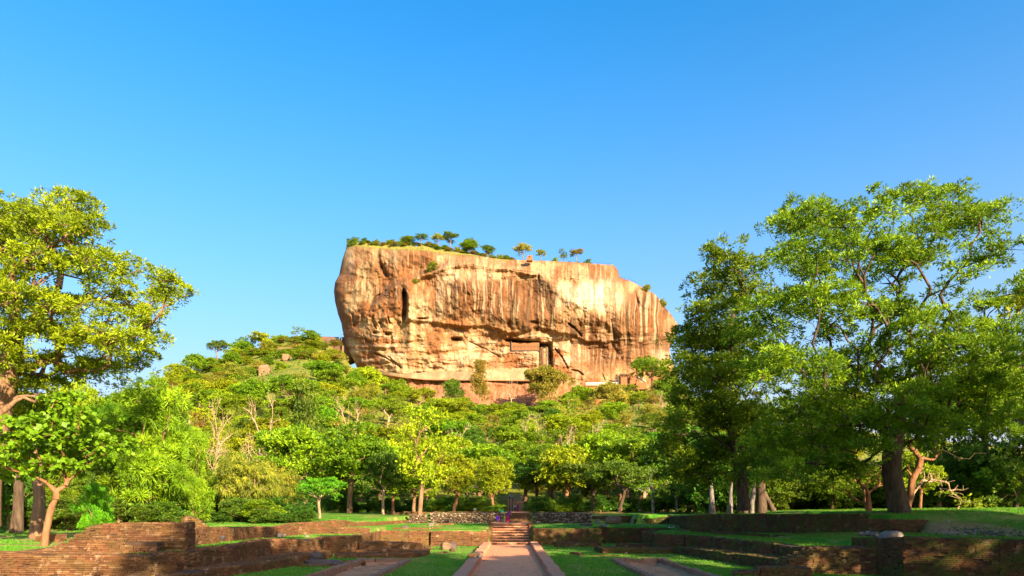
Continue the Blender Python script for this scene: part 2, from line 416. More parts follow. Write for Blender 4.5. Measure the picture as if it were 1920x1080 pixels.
def wall(name, label, pts, z0, z1, th=0.8, mat='brick_warm', indiv=0, course=0.10, blen=0.36, ragged=1, ends=(True, True), cap=True, seed=1, cat='brick wall', missing=0.03, parent=None, wob=0.03):
    r = np.random.default_rng(seed)
    pts = np.array(pts, float)
    n = len(pts); z0 = np.broadcast_to(np.asarray(z0, float), (n,)); z1 = np.broadcast_to(np.asarray(z1, float), (n,))
    root = parent or thing(name, label, cat, (pts[:, 0].mean(), pts[:, 1].mean(), z0.min()))
    off = np.array(root.location) if parent is None else np.zeros(3)
    # vertex normals (right hand side of the walking direction points out)
    d = np.diff(pts, axis=0); L = np.linalg.norm(d, axis=1); d /= L[:, None]
    nr = np.stack([d[:, 1], -d[:, 0]], 1)
    vn = np.zeros((n, 2)); vn[0] = nr[0]; vn[-1] = nr[-1]
    for i in range(1, n-1):
        m = nr[i-1]+nr[i]; m /= np.linalg.norm(m); vn[i] = m/max(0.5, m@nr[i])
    # core
    inner = pts-vn*0.06; outer = pts-vn*th
    V = []
    for i in range(n):
        for (q, z) in ((inner[i], z0[i]-0.3), (inner[i], z1[i]-0.07), (outer[i], z1[i]-0.07), (outer[i], z0[i]-0.3)):
            V.append((q[0], q[1], z))
    V = np.array(V); F = []
    for i in range(n-1):
        for k in range(4):
            F.append((i*4+k, i*4+(k+1) % 4, (i+1)*4+(k+1) % 4, (i+1)*4+k))
    F += [(3, 2, 1, 0), ((n-1)*4, (n-1)*4+1, (n-1)*4+2, (n-1)*4+3)]
    link('wall_core', mesh_data('wall_core', V-off, np.array(F), [M['mortar']]), root)
    # brick faces
    segs = []
    for i in range(n-1):
        segs.append((pts[i], pts[i+1], z0[i], z0[i+1], z1[i], z1[i+1], True))
    if ends[0]:
        a = pts[0]-vn[0]*th; segs.append((a, pts[0], z0[0], z0[0], z1[0], z1[0], False))
    if ends[1]:
        a = pts[-1]-vn[-1]*th; segs.append((pts[-1], a, z0[-1], z0[-1], z1[-1], z1[-1], False))
    cen = []; siz = []; ang = []
    for (a, b, za, zb, ta, tb, front) in segs:
        dd = b-a; LL = np.linalg.norm(dd)
        if LL < 0.05: continue
        dd = dd/LL; nn = np.array([dd[1], -dd[0]]); an = math.atan2(dd[1], dd[0])
        ztop = max(ta, tb); zbot = min(za, zb)-0.1; k = 0; z = zbot
        while z < ztop:
            h = course; s = -(k % 2)*blen*0.5-r.random()*0.06
            while s < LL:
                bl = blen*(0.8+0.4*r.random()); e = s+bl
                s0, e0 = max(s, 0.0), min(e, LL); c = (s0+e0)/2; t = c/LL
                zt = ta+(tb-ta)*t; zb_ = za+(zb-za)*t
                lim = zt - ragged*course*max(0, 2.6*vnoise((a[0]+dd[0]*c)*0.9, (a[1]+dd[1]*c)*0.9, 0, seed)-1.2)
                if z+h <= lim+0.02 and z+h > zb_-0.12 and e0-s0 > 0.08 and r.random() > missing:
                    o = -0.07+r.random()*0.045 + wob*2*(vnoise(c*0.5, z*1.2, seed)-0.5)
                    p = a+dd*c+nn*o
                    cen.append((p[0], p[1], z+h/2)); siz.append((e0-s0-0.02, 0.16, h-0.016)); ang.append(an+r.normal()*0.02)
                s = e
            z += h; k += 1
        if cap and front:
            rows = max(2, int(round(th/0.24))); w = (th+0.03)/rows
            for q in range(rows):
                s = -r.random()*0.2
                while s < LL:
                    bl = blen*(0.8+0.5*r.random()); e = s+bl; s0, e0 = max(s, 0), min(e, LL); c = (s0+e0)/2; t = c/LL
                    zt = ta+(tb-ta)*t
                    zz = zt-0.055-ragged*course*max(0, 2.6*vnoise((a[0]+dd[0]*c)*0.9, (a[1]+dd[1]*c)*0.9, 0, seed)-1.2)*(1 if q < rows*0.6 else 0.3)
                    if e0-s0 > 0.08 and r.random() > missing*2:
                        p = a+dd*c+nn*(0.03-w*(q+0.5)); 
                        cen.append((p[0], p[1], zz+r.normal()*0.01)); siz.append((e0-s0-0.02, w-0.02, 0.11)); ang.append(an+r.normal()*0.03)
                    s = e
    if not cen: return root
    cen = np.array(cen)-off; siz = np.array(siz); ang = np.array(ang)
    dist = np.hypot(cen[:, 0]+off[0], cen[:, 1]+off[1])
    order = np.argsort(dist)
    k = min(indiv, len(order))
    px = blen*FPX/dist[order]
    k = min(k, int((px > 9.5).sum()))
    if k:
        bm = brick_meshes(mat)
        for q in order[:k]:
            o = bpy.data.objects.new('brick', bm[r.integers(5)]); C.objects.link(o); o.parent = root
            o.location = cen[q]; o.scale = siz[q]; o.rotation_euler = (0, 0, ang[q])
    rest = order[k:]
    if len(rest):
        v, f = boxes(cen[rest], siz[rest], ang[rest], 0.03, r)
        base = 0.5*r.random(len(rest))+0.5*np.clip(0.5+1.6*(fbm(cen[rest, 0]*0.8, cen[rest, 1]*0.8, cen[rest, 2]*2, seed=seed)-0.5), 0, 1)
        o = link('brick_courses', mesh_data('brick_courses', v, f, [M[mat+'_j']], False, {'v': np.repeat(base, 8)}), root)
        o['kind'] = 'stuff'
    return root

# ico blob used for stones
def ico(sub=1):
    import bmesh
    bm = bmesh.new(); bmesh.ops.create_icosphere(bm, subdivisions=sub, radius=1.0)
    v = np.array([x.co[:] for x in bm.verts]); f = np.array([[q.index for q in p.verts] for p in bm.faces]); bm.free()
    return v, f
ICO1, ICO2, ICO3 = ico(1), ico(2), ico(4)
def rubble(name, label, x0, x1, y, z0, z1, th=0.9, size=0.24, seed=1, xa=None, ya=None, cat='stone wall', ramp_l=0.0):
    """coursed rubble facing the camera from (x0,y) to (x1,ya)"""
    r = np.random.default_rng(seed); ya = y if ya is None else ya
    root = thing(name, label, cat, ((x0+x1)/2, (y+ya)/2, z0)); off = np.array(root.location)
    L = math.hypot(x1-x0, ya-y); an = math.atan2(ya-y, x1-x0); nx, ny = (ya-y)/L, -(x1-x0)/L
    cx, cy = (x0+x1)/2-nx*th/2, (y+ya)/2-ny*th/2
    v, f = boxes([[cx, cy, (z0+z1)/2-0.15]], [[L, th-0.1, z1-z0+0.2]], an)
    link('wall_core', mesh_data('wall_core', v-off, f, [M['mortar']]), root)
    sx = np.arange(0, L, size*0.92); sz = np.arange(z0, z1, size*0.8)
    A, B = np.meshgrid(sx, sz); A = A+(np.arange(len(sz)) % 2)[:, None]*size*0.45
    P = np.stack([A.ravel(), B.ravel()], 1)+r.normal(size=(A.size, 2))*size*0.16
    # cap stones too
    cs = np.arange(0, L, size*1.1); 
    Pc = np.stack([cs, np.full(len(cs), z1-0.02)], 1)
    iv, fc = ICO1
    N = len(P)
    rad = size*0.5*(0.7+0.55*r.random((N, 1)))*np.array([1.15, 0.75, 0.85])
    vv = iv[None]*rad[:, None]*(1+0.25*(r.random((N, 12, 1))-0.5))
    c = np.stack([x0+(x1-x0)*P[:, 0]/L+nx*0.0, y+(ya-y)*P[:, 0]/L+ny*0.0, P[:, 1]], 1)
    vv = vv+c[:, None]
    ff = fc[None]+(np.arange(N)*12)[:, None, None]
    rows = []
    for q in range(3):
        N2 = len(Pc); rad2 = size*0.55*(0.8+0.5*r.random((N2, 1)))*np.array([1.2, 1.1, 0.45])
        v2 = iv[None]*rad2[:, None]*(1+0.25*(r.random((N2, 12, 1))-0.5))
        c2 = np.stack([x0+(x1-x0)*Pc[:, 0]/L-nx*th*(0.15+0.33*q), y+(ya-y)*Pc[:, 0]/L-ny*th*(0.15+0.33*q), Pc[:, 1]+r.normal(size=N2)*0.03], 1)
        rows.append((( v2+c2[:, None]).reshape(-1, 3)-off, (fc[None]+(np.arange(N2)*12)[:, None, None]).reshape(-1, 3)))
    V_, F_ = cat_geo([(vv.reshape(-1, 3)-off, ff.reshape(-1, 3))]+rows)
    val = np.repeat(r.random(len(V_)//12), 12)
    o = link('rubble_stones', mesh_data('rubble_stones', V_, F_, [M['stone']], False, {'v': val}), root); o['kind'] = 'stuff'
    return root

def boulder(name, label, loc, size, mat='grey_stone', seed=1, rz=0.0, parent=None, cat='boulder', flat=0.6, rough=0.35, group=None):
    iv, f = ICO3 if max(size) > 1.2 else ICO2
    big_ = max(size) > 3
    n = fbm(iv[:, 0]*1.3+seed, iv[:, 1]*1.3, iv[:, 2]*1.3, seed=seed, octv=4)
    p = iv*(1+rough*2*(n-0.5))[:, None]
    # a blocky look: push towards a rounded box
    q = np.sign(p)*np.abs(p)**(0.42 if big_ else 0.6)
    q = q*(1+rough*1.2*(fbm(iv[:, 0]*4+seed, iv[:, 1]*4, iv[:, 2]*4, seed=seed+9, octv=3)-0.5))[:, None]
    v = q*np.array(size)*0.5
    c, s = math.cos(rz), math.sin(rz)
    v = np.stack([v[:, 0]*c-v[:, 1]*s, v[:, 0]*s+v[:, 1]*c, v[:, 2]], 1)
    v[:, 2] += size[2]*0.38
    o = link(name, mesh_data(name, v, f, [M[mat]], max(size) > 1.2), parent, loc)
    if parent is None: tag(o, label, cat, group)
    return o

# --- left side of the sunken court
wall('brick_wall', 'sunlit orange brick wall with pale patches filling the bottom left corner', [(-34, 32.6), (-24, 32.2), (-17.0, 32.0)], 0, [1.6, 1.52, 1.40], 1.6, 'brick_warm', 300, seed=11, ends=(False, False))
wall('brick_wall', 'middle brick step between the front left wall and the highest left wall', [(-24.6, 34.2), (-21, 33.7), (-17.9, 34.4)], 1.4, [1.55, 2.08, 1.95], 1.5, 'brick_warm', 220, seed=12, ragged=2)
wall('brick_wall', 'highest sunlit brick wall at left with a stair-stepped left end', [(-23.3, 35.9), (-22.9, 35.8), (-22.5, 35.8), (-22.1, 35.8), (-21.0, 35.7), (-17.2, 35.9)], 1.5, [2.0, 2.25, 2.5, 2.78, 2.86, 2.92], 1.3, 'brick_warm', 300, seed=13)
wall('brick_wall', 'long side wall of the left terrace with shadowed ragged brick courses', [(-17.0, 32.0), (-16.6, 36), (-16.5, 42), (-16.7, 47.5), (-15.4, 48.6), (-15.2, 50), (-15.2, 55.2)], 0.3, [1.46, 1.46, 1.48, 1.58, 1.5, 1.4, 1.35], 0.9, 'brick_warm', 300, seed=14, ends=(False, False), ragged=2)
wall('brick_wall', 'low brick ledge stepping down from the left terrace wall to the lawn', [(-15.6, 32), (-15.2, 36), (-14.3, 41), (-13.6, 45), (-13.4, 51)], 0, [0.55, 0.55, 0.5, 0.6, 0.6], 2.4, 'brick_warm', 300, seed=15, ragged=1)
wall('brick_wall', 'dark brick wall running back behind the narrow green strip at left', [(-19.0, 36.6), (-19.1, 39), (-19.2, 46), (-19.2, 52), (-18.8, 60)], 1.35, [2.75, 2.55, 2.40, 2.3, 2.2], 0.8, 'brick_warm', 300, seed=16, ends=(False, False))
wall('brick_wall', 'brick bastion with a small green lawn on its top left of centre', [(-17.4, 55), (-15.6, 54.6), (-15.2, 56.0), (-13.0, 56.2), (-12.6, 60.5), (-12.6, 65.5)], 0, [1.25, 1.3, 1.4, 1.45, 1.5, 1.55], 0.7, 'brick_warm', 300, seed=17, ends=(True, False))
wall('brick_wall', 'low dark brick tier behind the small green lawn on the bastion', [(-18.6, 62.3), (-16.0, 62.2), (-13.1, 62.8)], 1.36, [2.05, 2.0, 1.97], 0.7, 'brick_warm', 80, seed=18, ragged=2)
wall('brick_wall', 'sunlit golden brick back wall left of the stairs with a deep shadowed corner', [(-12.7, 65.7), (-10, 66.2), (-7.4, 68.4)], 0, [1.62, 1.6, 1.56], 0.8, 'brick_gold', 300, seed=19, ends=(False, False))
wall('brick_wall', 'dark brick retaining wall directly left of the stairs', [(-7.6, 69.6), (-8.0, 67.3), (-4, 67.4), (-2.45, 67.6), (-2.4, 69.9)], 0, [1.5, 1.52, 1.5, 1.52, 1.6], 0.8, 'brick_warm', 200, seed=20, ends=(False, False))
wall('brick_wall', 'low two-step brick platform on the left lawn below the golden wall', [(-13.0, 57.6), (-12.7, 56.9), (-9.2, 57.2), (-7.6, 57.6), (-7.2, 61)], 0, [0.95, 0.95, 0.9, 0.75, 0.4], 1.8, 'brick_warm', 200, seed=21, ragged=2)
wall('brick_wall', 'flat brick plinth with a sharp right corner on the left lawn', [(-13.2, 50.8), (-7.3, 50.6), (-6.6, 54)], 0, [0.42, 0.40, 0.38], 0.9, 'brick_warm', 260, seed=22)
wall('brick_wall', 'back edge of the plinth on the left lawn', [(-12.5, 54.9), (-6.7, 54.7)], 0, 0.45, 0.6, 'brick_warm', 100, seed=23)
wall('brick_wall', 'curving sunlit wall beneath the trees behind the left lawns', [(-19.2, 57.5), (-18.8, 60), (-16.2, 66), (-15.8, 69), (-13.4, 80), (-12.6, 84.5)], 1.4, [2.3, 2.45, 2.62, 2.35, 2.35, 2.4], 0.9, 'brick_gold', 300, seed=24, ends=(False, True))
wall('brick_wall', 'low dark brick kerb line crossing the left lawn near the basin', [(-13.0, 46.2), (-10.0, 46.4)], 0, 0.14, 0.3, 'brick_warm', 40, seed=25)
wall('brick_wall', 'nearest thin brick line on the left lawn by the dark stones', [(-13.4, 42.6), (-10.6, 42.8)], 0, 0.12, 0.25, 'brick_warm', 40, seed=26)
wall('brick_wall', 'thin curved brick line on the left lawn beside the stair wall', [(-7.6, 62.5), (-5.6, 61.8), (-5.2, 59), (-6.0, 56)], 0, 0.1, 0.3, 'brick_warm', 60, seed=27, missing=0.15)
wall('brick_wall', 'thin brick line on the upper left lawn above the golden wall', [(-12.4, 71), (-9.5, 70.6), (-7.3, 72.5)], 1.6, 1.78, 0.4, 'brick_gold', 60, seed=28)
wall('brick_wall', 'brick edge on the upper left lawn beside the white stone', [(-9.0, 76.5), (-6.6, 77.2)], 1.85, 2.1, 0.5, 'brick_warm', 60, seed=29)

# --- right side of the sunken court
wall('brick_wall', 'dark brick retaining wall directly right of the stairs', [(2.15, 69.9), (2.2, 69.5), (9.1, 69.6), (9.15, 74)], 0, [1.7, 1.72, 1.72, 1.7], 0.8, 'brick_mossy', 260, seed=31, ends=(False, False))
wall('brick_wall', 'recessed black-shadowed brick wall beyond the right lawn', [(9.1, 74.0), (17.0, 73.9)], 0, [1.72, 1.62], 0.9, 'brick_mossy', 100, seed=32, ends=(False, False))
wall('brick_wall', 'short mossy brick block at the far corner of the right court', [(15.0, 73.8), (12.6, 66), (12.9, 60), (14.6, 58)][::1], 0, [1.55, 1.5, 1.45, 1.4], 0.8, 'brick_mossy', 200, seed=33, ends=(False, False))
wall('brick_wall', 'long mossy upper brick wall beside the right green strip', [(14.2, 59.5), (15.2, 57), (16.4, 50), (16.9, 44), (16.6, 40.5), (17.2, 38.2)], 0.3, [1.45, 1.42, 1.40, 1.42, 1.45, 1.5], 0.9, 'brick_mossy', 300, seed=34, ends=(False, False), ragged=2)
wall('brick_wall', 'lower mossy brick ledge along the right lawn edge', [(13.3, 56), (13.5, 54.5), (14.4, 47), (15.0, 42), (15.3, 38.2)], 0, [0.62, 0.62, 0.66, 0.72, 0.75], 2.4, 'brick_mossy', 300, seed=35, ends=(True, False), ragged=1)
wall('brick_wall', 'golden sunlit brick wall end with missing bricks at lower right', [(15.2, 38.6), (15.4, 37.9), (17.0, 37.7), (22.6, 37.3)], 0, [0.78, 0.8, 1.5, 1.62], 1.6, 'brick_gold', 300, seed=36, ragged=1, ends=(False, False), missing=0.08, course=0.105)
wall('brick_wall', 'ankle-high sunlit brick footing at the right end of the lawn', [(11.9, 36.6), (12.9, 36.4), (13.2, 36.3), (15.9, 36.2)], 0, [0.30, 0.34, 0.5, 0.55], 1.0, 'brick_gold', 300, seed=37, course=0.105, ragged=2)
wall('brick_wall', 'nearest dark brick wall filling the bottom right corner', [(19.6, 39.4), (20.4, 35.6), (24, 33.6), (30, 31)], 0, [1.95, 2.15, 2.1, 2.0], 1.5, 'brick_mossy', 300, seed=38, ends=(False, False), ragged=1)
wall('brick_wall', 'long dark brick wall under the giant right tree with a mossy left half', [(18.0, 69.0), (18.9, 66), (22.0, 57), (24.7, 48.3)], 1.35, [3.1, 3.18, 3.25, 3.3], 0.9, 'brick_mossy', 300, seed=39, ends=(False, False))
wall('brick_wall', 'brown corner block ending the long wall below the giant right tree', [(24.6, 48.4), (25.3, 45.8), (27.6, 45.4), (28.8, 46.2)], 1.4, [2.95, 2.95, 2.9, 2.3], 1.2, 'brick_gold', 300, seed=40, ragged=2, ends=(False, False))
wall('brick_wall', 'low ledge at the foot of the long right wall beside the green strip', [(18.0, 62), (20.4, 54), (22.6, 47.5), (24.2, 43.5)], 1.35, [1.6, 1.62, 1.68, 1.75], 0.8, 'brick_mossy', 250, seed=41, ragged=1)
wall('brick_wall', 'broad low brick platform at the far end of the right lawn', [(7.2, 59.5), (7.5, 56.4), (13.3, 56.0)], 0, [0.45, 0.45, 0.5], 1.6, 'brick_mossy', 200, seed=42)
wall('brick_wall', 'ruined brick tier behind the broad platform on the right lawn', [(9.6, 62.5), (16, 62.2)], 0, [0.55, 0.5], 0.9, 'brick_mossy', 80, seed=43, ragged=4, missing=0.15)
wall('brick_wall', 'crumbling dark brick heap near the stairs on the right lawn', [(4.0, 66.2), (5.0, 65.8), (8.6, 66.0)], 0, [0.25, 0.55, 0.4], 1.0, 'brick_mossy', 120, seed=44, ragged=5, missing=0.25)
wall('brick_wall', 'thin sunlit brick line across the right lawn', [(2.75, 52.6), (8.4, 52.9)], 0, 0.08, 0.28, 'brick_gold', 60, seed=45, missing=0.12)
wall('brick_wall', 'short stub of bricks standing off the thin line on the right lawn', [(4.7, 55.8), (5.2, 53.2)], 0, 0.22, 0.45, 'brick_gold', 30, seed=46, ragged=3)
wall('brick_wall', 'shadowed brick wall of the upper terrace right of the rubble wall', [(9.8, 85.6), (17, 85.4), (24, 84.8)], 1.9, [2.95, 2.85, 2.9], 0.9, 'brick_mossy', 0, course=0.12, blen=0.42, seed=47)
wall('brick_wall', 'stepped brick wall right of the upper lawn under the pale dead trunks', [(14.5, 81.5), (18.5, 80.2), (18.2, 69)], 1.9, [2.5, 2.85, 3.05], 0.8, 'brick_mossy', 0, seed=48, ends=(True, False))

# --- rubble walls of the second terrace
rubble('stone_wall', 'sunlit rubble stone wall left of the upper steps', -10.2, -1.1, 85.2, 1.95, 3.22, seed=51)
rubble('stone_wall', 'shadowed rubble stone wall right of the upper steps', 2.7, 9.9, 85.2, 1.95, 3.2, seed=52)
rubble('stone_wall', 'dressed stone block wall beneath the dark trees right of the path', 13.6, 20.6, 118, 3.25, 5.5, size=0.34, seed=53)
rubble('stone_wall', 'sloping rubble shoulder where the left terrace wall turns', -12.6, -10.4, 83.6, 1.9, 3.0, size=0.3, seed=54)
wall('brick_wall', 'low brick wall topping the lit lawn beyond the left rubble wall', [(-18, 92.5), (-14, 92), (-10.5, 91.8)], 2.9, [3.2, 3.45, 3.3], 0.9, 'brick_gold', 0, seed=55, ragged=3)
wall('brick_wall', 'long dark ledge beyond the rubble wall across the upper terrace', [(-10.5, 91.5), (-1.6, 91.0)], 3.1, 3.42, 0.5, 'brick_mossy', 0, seed=56)
wall('brick_wall', 'second dark ledge right of the upper path beyond the rubble wall', [(2.9, 91.0), (15.5, 91.5)], 3.1, 3.42, 0.5, 'brick_mossy', 0, seed=57)

# --- main stairs, kerbs, upper steps
st = thing('stairway', 'broad eight-step brick stairway at the end of the central path', 'stairs', (XC, 70, 0))
NST = 8; RISE = 2.06/NST; TR = 1.02
for i in range(NST):
    v, f = boxes([[0, 0.3+TR*i+ (8.3-TR*i)/2, RISE*(i+0.5)]], [[3.95, 8.3-TR*i, RISE]], 0)
    # worn front edge: subdivide along x
    nx = 24; gx = np.linspace(-1.98, 1.98, nx)
    e = (fbm(gx*1.2, i*3.3, seed=3)-0.5)*0.10
    rows = []
    y0 = 0.3+TR*i; z1 = RISE*(i+1)
    prof = [(y0+0.03, z1-RISE-0.05, 1), (y0, z1-0.06, 1), (y0+0.035, z1-0.006, 1), (y0+0.3, z1, 0.3), (8.4, z1, 0)]
    Vv = np.array([[[x, p[0]+e[k]*p[2], p[1]+0.5*e[k]*p[2]*(p[1] > z1-0.1)] for p in prof] for k, x in enumerate(gx)])
    link('step', mesh_data('step', Vv.reshape(-1, 3), grid_faces(nx, len(prof)), [M['path']], False), st)
    r = np.random.default_rng(100+i)
    nb = 9
    cx = (np.arange(nb)+0.5)/nb*3.96-1.98
    v, f = boxes(np.stack([cx, np.full(nb, y0-0.01), np.full(nb, z1-RISE*0.56)], 1), np.array([[0.42, 0.09, RISE*0.62]]), 0, 0.03, r)
    link('riser_bricks', mesh_data('riser_bricks', v, f, [M['brick_warm_j']], False, {'v': np.repeat(0.1+0.6*r.random(nb), 8)}), st)['kind'] = 'stuff'
for sx in (-1, 1):
    r = np.random.default_rng(7+sx)
    cc, ss = [], []
    for i in range(9):
        for k in range(4 if i < 3 else 2):
            zt = 0.35+0.22*i
            cc.append((sx*2.32+r.normal()*0.02, 0.5+i*0.86, zt-0.28*k-0.1)); ss.append((0.62, 0.84, 0.28))
    v, f = boxes(cc, ss, 0, 0.09, r)
    link('side_wall', mesh_data('side_wall', v, f, [M['brick_warm_j']], False, {'v': np.repeat(r.random(len(cc)), 8)}), st)
for sx, lab in ((-1, 'left low stone kerb of the central path, a dog asleep on it'), (1, 'right low stone kerb of the central path, striped by shadows')):
    kb = thing('kerb', lab, 'kerb', (XC+sx*2.36, 40, 0), group='kerbs along the central path')
    r = np.random.default_rng(60+sx); y = 16.0
    kms = [mesh_data('kerb_stone', *boxes([[0, 0, 0]], [[1, 1, 1]], 0, 0.07, r), [M['kerb']]) for _ in range(6)]
    while y < 70:
        l = 0.75+0.5*r.random()
        o = link('kerb_stone', kms[r.integers(6)], kb, (r.normal()*0.02, y+l/2-40, 0.16+0.03*r.normal()*0.5))
        hgt = 0.36+0.05*(vnoise(y*0.13, sx, seed=8)-0.5)*2
        o.scale = (0.66, l-0.03, hgt+0.1); o.rotation_euler = (r.normal()*0.015, r.normal()*0.02, r.normal()*0.015)
        y += l
st2 = thing('stairway', 'narrow dark steps between the two rubble walls', 'stairs', (0.8, 85.2, 2.05))
for i in range(5):
    v, f = boxes([[0, 0.3+i*0.6+1.5, 0.12+i*0.24]], [[3.3, 3.0, 0.24]], 0, 0.05)
    link('step', mesh_data('step', v, f, [M['brick_warm_j']], False, {'v': np.full(8, 0.3+0.1*(i % 3))}), st2)
st3 = thing('stairway', 'far earth-coloured steps rising into the forest under the dark trees', 'stairs', (0.5, 168, 3.5))
for i in range(14):
    v, f = boxes([[0, 0.5+i*0.8+2, 0.05+i*0.22+0.11]], [[4.6, 4.0, 0.22]], 0, 0.05)
    link('step', mesh_data('step', v, f, [M['mortar']], False), st3)

# --- stone edged basins
def basin(label, x0, x1, y1, seed):
    t = thing('stone_edging', label, 'stone edging', ((x0+x1)/2, 38, 0))
    r = np.random.default_rng(seed); ms = [mesh_data('edging_stone', *boxes([[0, 0, 0]], [[1, 1, 1]], 0, 0.2, r), [M['edging']]) for _ in range(6)]
    def run(a, b):
        a, b = np.array(a), np.array(b); L = np.linalg.norm(b-a); d = (b-a)/L; s = 0; an = math.atan2(d[1], d[0])
        while s < L:
            l = 0.32+0.45*r.random(); p = a+d*(s+l/2)
            o = link('edging_stone', ms[r.integers(6)], t, (p[0]-t.location.x, p[1]-38, -0.03+r.normal()*0.02))
            o.scale = (l*0.95, 0.30+0.12*r.random(), 0.42); o.rotation_euler = (r.normal()*0.06, r.normal()*0.06, an+r.normal()*0.08)
            s += l
    run((x0, 22), (x0, y1)); run((x1, 22), (x1, y1)); run((x0, y1), (x1, y1))
basin('row of grey stones edging the sunken earth basin on the left lawn', -10.45, -7.15, 47.2, 71)
basin('neat stone border of the rectangular earth basin on the right lawn', 7.1, 10.35, 47.4, 72)

# --- loose stones
def on(px, py, Y, dz=0): return ((px-960)/FPX*Y, Y, EYE-(py-958)/FPX*Y+dz)
boulder('boulder', 'large squared grey boulder lying on the right brick wall', on(1671, 1017, 38.3), (1.25, 0.9, 0.72), 'grey_stone', 3, 0.2)
boulder('boulder', 'brown tree-stump-like rock on the left lawn before the stair wall', (-6.0, 61.6, 0.0), (0.85, 0.7, 0.75), 'tan_stone', 4, 0.5)
boulder('boulder', 'darker rock leaning behind the brown rock on the left lawn', (-5.4, 62.5, 0.0), (0.75, 0.6, 0.7), 'dark_stone', 5, 0.1)
boulder('boulder', 'pale tan boulder on the upper right lawn', on(1150, 982, 80), (2.0, 1.0, 0.95), 'tan_stone', 6, 0.2)
boulder('boulder', 'small upright white stone on the upper right lawn', on(1121, 984.5, 78), (0.45, 0.35, 0.75), 'grey_stone', 7)
boulder('boulder', 'bluish flat stone on the rim of the recessed right wall', on(1131, 988, 73.9), (0.9, 0.6, 0.3), 'grey_stone', 8)
boulder('boulder', 'flat pile of stones on the upper right lawn near the rim', on(1098, 986, 76), (1.3, 0.6, 0.3), 'stone' if False else 'dark_stone', 9)
boulder('boulder', 'white stone on the upper left lawn', on(808, 989, 76), (0.6, 0.5, 0.6), 'grey_stone', 10)
boulder('boulder', 'squat dark stone on the upper left lawn near its front line', on(760, 991.5, 72), (0.8, 0.6, 0.4), 'dark_stone', 11)
boulder('boulder', 'dark squared stone at the edge of the right lawn platform', (9.2, 55.0, 0.0), (0.2, 0.2, 0.2), 'dark_stone', 12)
boulder('boulder', 'long black stone slab on the left lawn edge', (-12.2, 44.0, 0.0), (2.2, 0.7, 0.42), 'dark_stone', 13, 0.05)
boulder('boulder', 'grey cube-like stone behind the long black slab', (-13.1, 45.6, 0.2), (0.8, 0.6, 0.6), 'dark_stone', 14, 0.05)
boulder('boulder', 'dark rounded stone at the right tip of the black slab', (-11.1, 43.4, 0.0), (0.7, 0.6, 0.4), 'dark_stone', 15, 0.4)
for i, (px, py, Yd, w, lab) in enumerate([(1615, 1004, 40, .35, 'leftmost small round stone on the ledge left of the grey boulder'), (1628, 1004, 40, .4, 'middle small round stone left of the grey boulder'), (1641, 1006, 39.5, .45, 'small flat stone nearest the grey boulder'),
        (524, 1007, 50, .45, 'white broken stone on the left terrace corner'), (531, 1006, 50.4, .35, 'second white stone on the left terrace corner, slightly right'), (576, 1009, 54.5, .4, 'pale capstone on the brick bastion'),
        (555, 1053, 45, .35, 'small pale stone above the black slab on the left ledge'), (417, 1011, 40, .35, 'greenish stone lying on the left narrow green strip')]):
    boulder('stone', lab, on(px, py, Yd), (w, w*0.8, w*0.7), 'grey_stone', 80+i, i*0.7, cat='stone')
M['stone_plain'] = M['grey_stone']
# rubble patch on the right slope
r = np.random.default_rng(77); iv, fc = ICO1; N = 260
px_ = r.normal(size=(N, 2))*np.array([1.3, 0.9])+np.array([29.0, 42.0])
c = np.concatenate([px_, gz(px_[:, 0], px_[:, 1])[:, None]+0.02], 1)
vv = iv[None]*(0.04+0.11*r.random((N, 1, 1))**2)*(0.7+0.6*r.random((N, 12, 1)))+c[:, None]
link('gravel', mesh_data('gravel', vv.reshape(-1, 3), (fc[None]+(np.arange(N)*12)[:, None, None]).reshape(-1, 3), [M['stone']], False, {'v': np.repeat(0.3+0.7*r.random(N), 12)}), kind='stuff')

# --- grass blades on the near lawns
r = np.random.default_rng(91); N = 270000
u = r.random(N); Yg = 1/(1/34.0-u*(1/34.0-1/84.0)); Xg = (r.random(N)*2-1)*0.77*Yg
n = fbm(Xg*0.25, Yg*0.25, seed=21, octv=4); n2 = fbm(Xg*0.9, Yg*0.9, seed=31, octv=3)
z0 = gz(Xg, Yg); zx = gz(Xg+0.3, Yg); zy = gz(Xg, Yg+0.3); zz = gz(Xg-0.3, Yg-0.3)
keep = (np.abs(Xg-XC) > 2.72) & (np.abs(zx-z0) < 0.15) & (np.abs(zy-z0) < 0.15) & (np.abs(zz-z0) < 0.15)
keep &= ~in_rect(Xg, Yg, 6.9, 10.6, 20, 47.6) & ~in_rect(Xg, Yg, -10.7, -6.9, 20, 47.4)
keep &= ~((Xg < -22) & (n2 > 0.5))
Xg, Yg, z0 = Xg[keep], Yg[keep], z0[keep]; N = len(Xg)
a = r.random(N)*6.283; w = 0.012+0.014*r.random(N); hgt = (0.03+0.06*r.random(N))*(1+0.8*(vnoise(Xg*1.5, Yg*1.5, seed=4) > 0.7))
lean = r.normal(size=(N, 2))*0.03
b0 = np.stack([Xg-np.cos(a)*w, Yg-np.sin(a)*w, z0-0.01], 1); b1 = np.stack([Xg+np.cos(a)*w, Yg+np.sin(a)*w, z0-0.01], 1)
tp = np.stack([Xg+lean[:, 0], Yg+lean[:, 1], z0+hgt], 1)
V = np.stack([b0, b1, tp], 1).reshape(-1, 3); f = np.arange(N*3).reshape(-1, 3)
vv = 0.15+0.6*r.random(N)*1.0
M['blade'] = mat_leaf('grass_blade', (0.045, 0.14, 0.010), (0.085, 0.24, 0.014), (0.16, 0.32, 0.02), trans=0.3, huejit=0.0)
link('grass', mesh_data('grass', V, f, [M['blade']], False, {'v': np.repeat(vv, 3)}), kind='stuff')
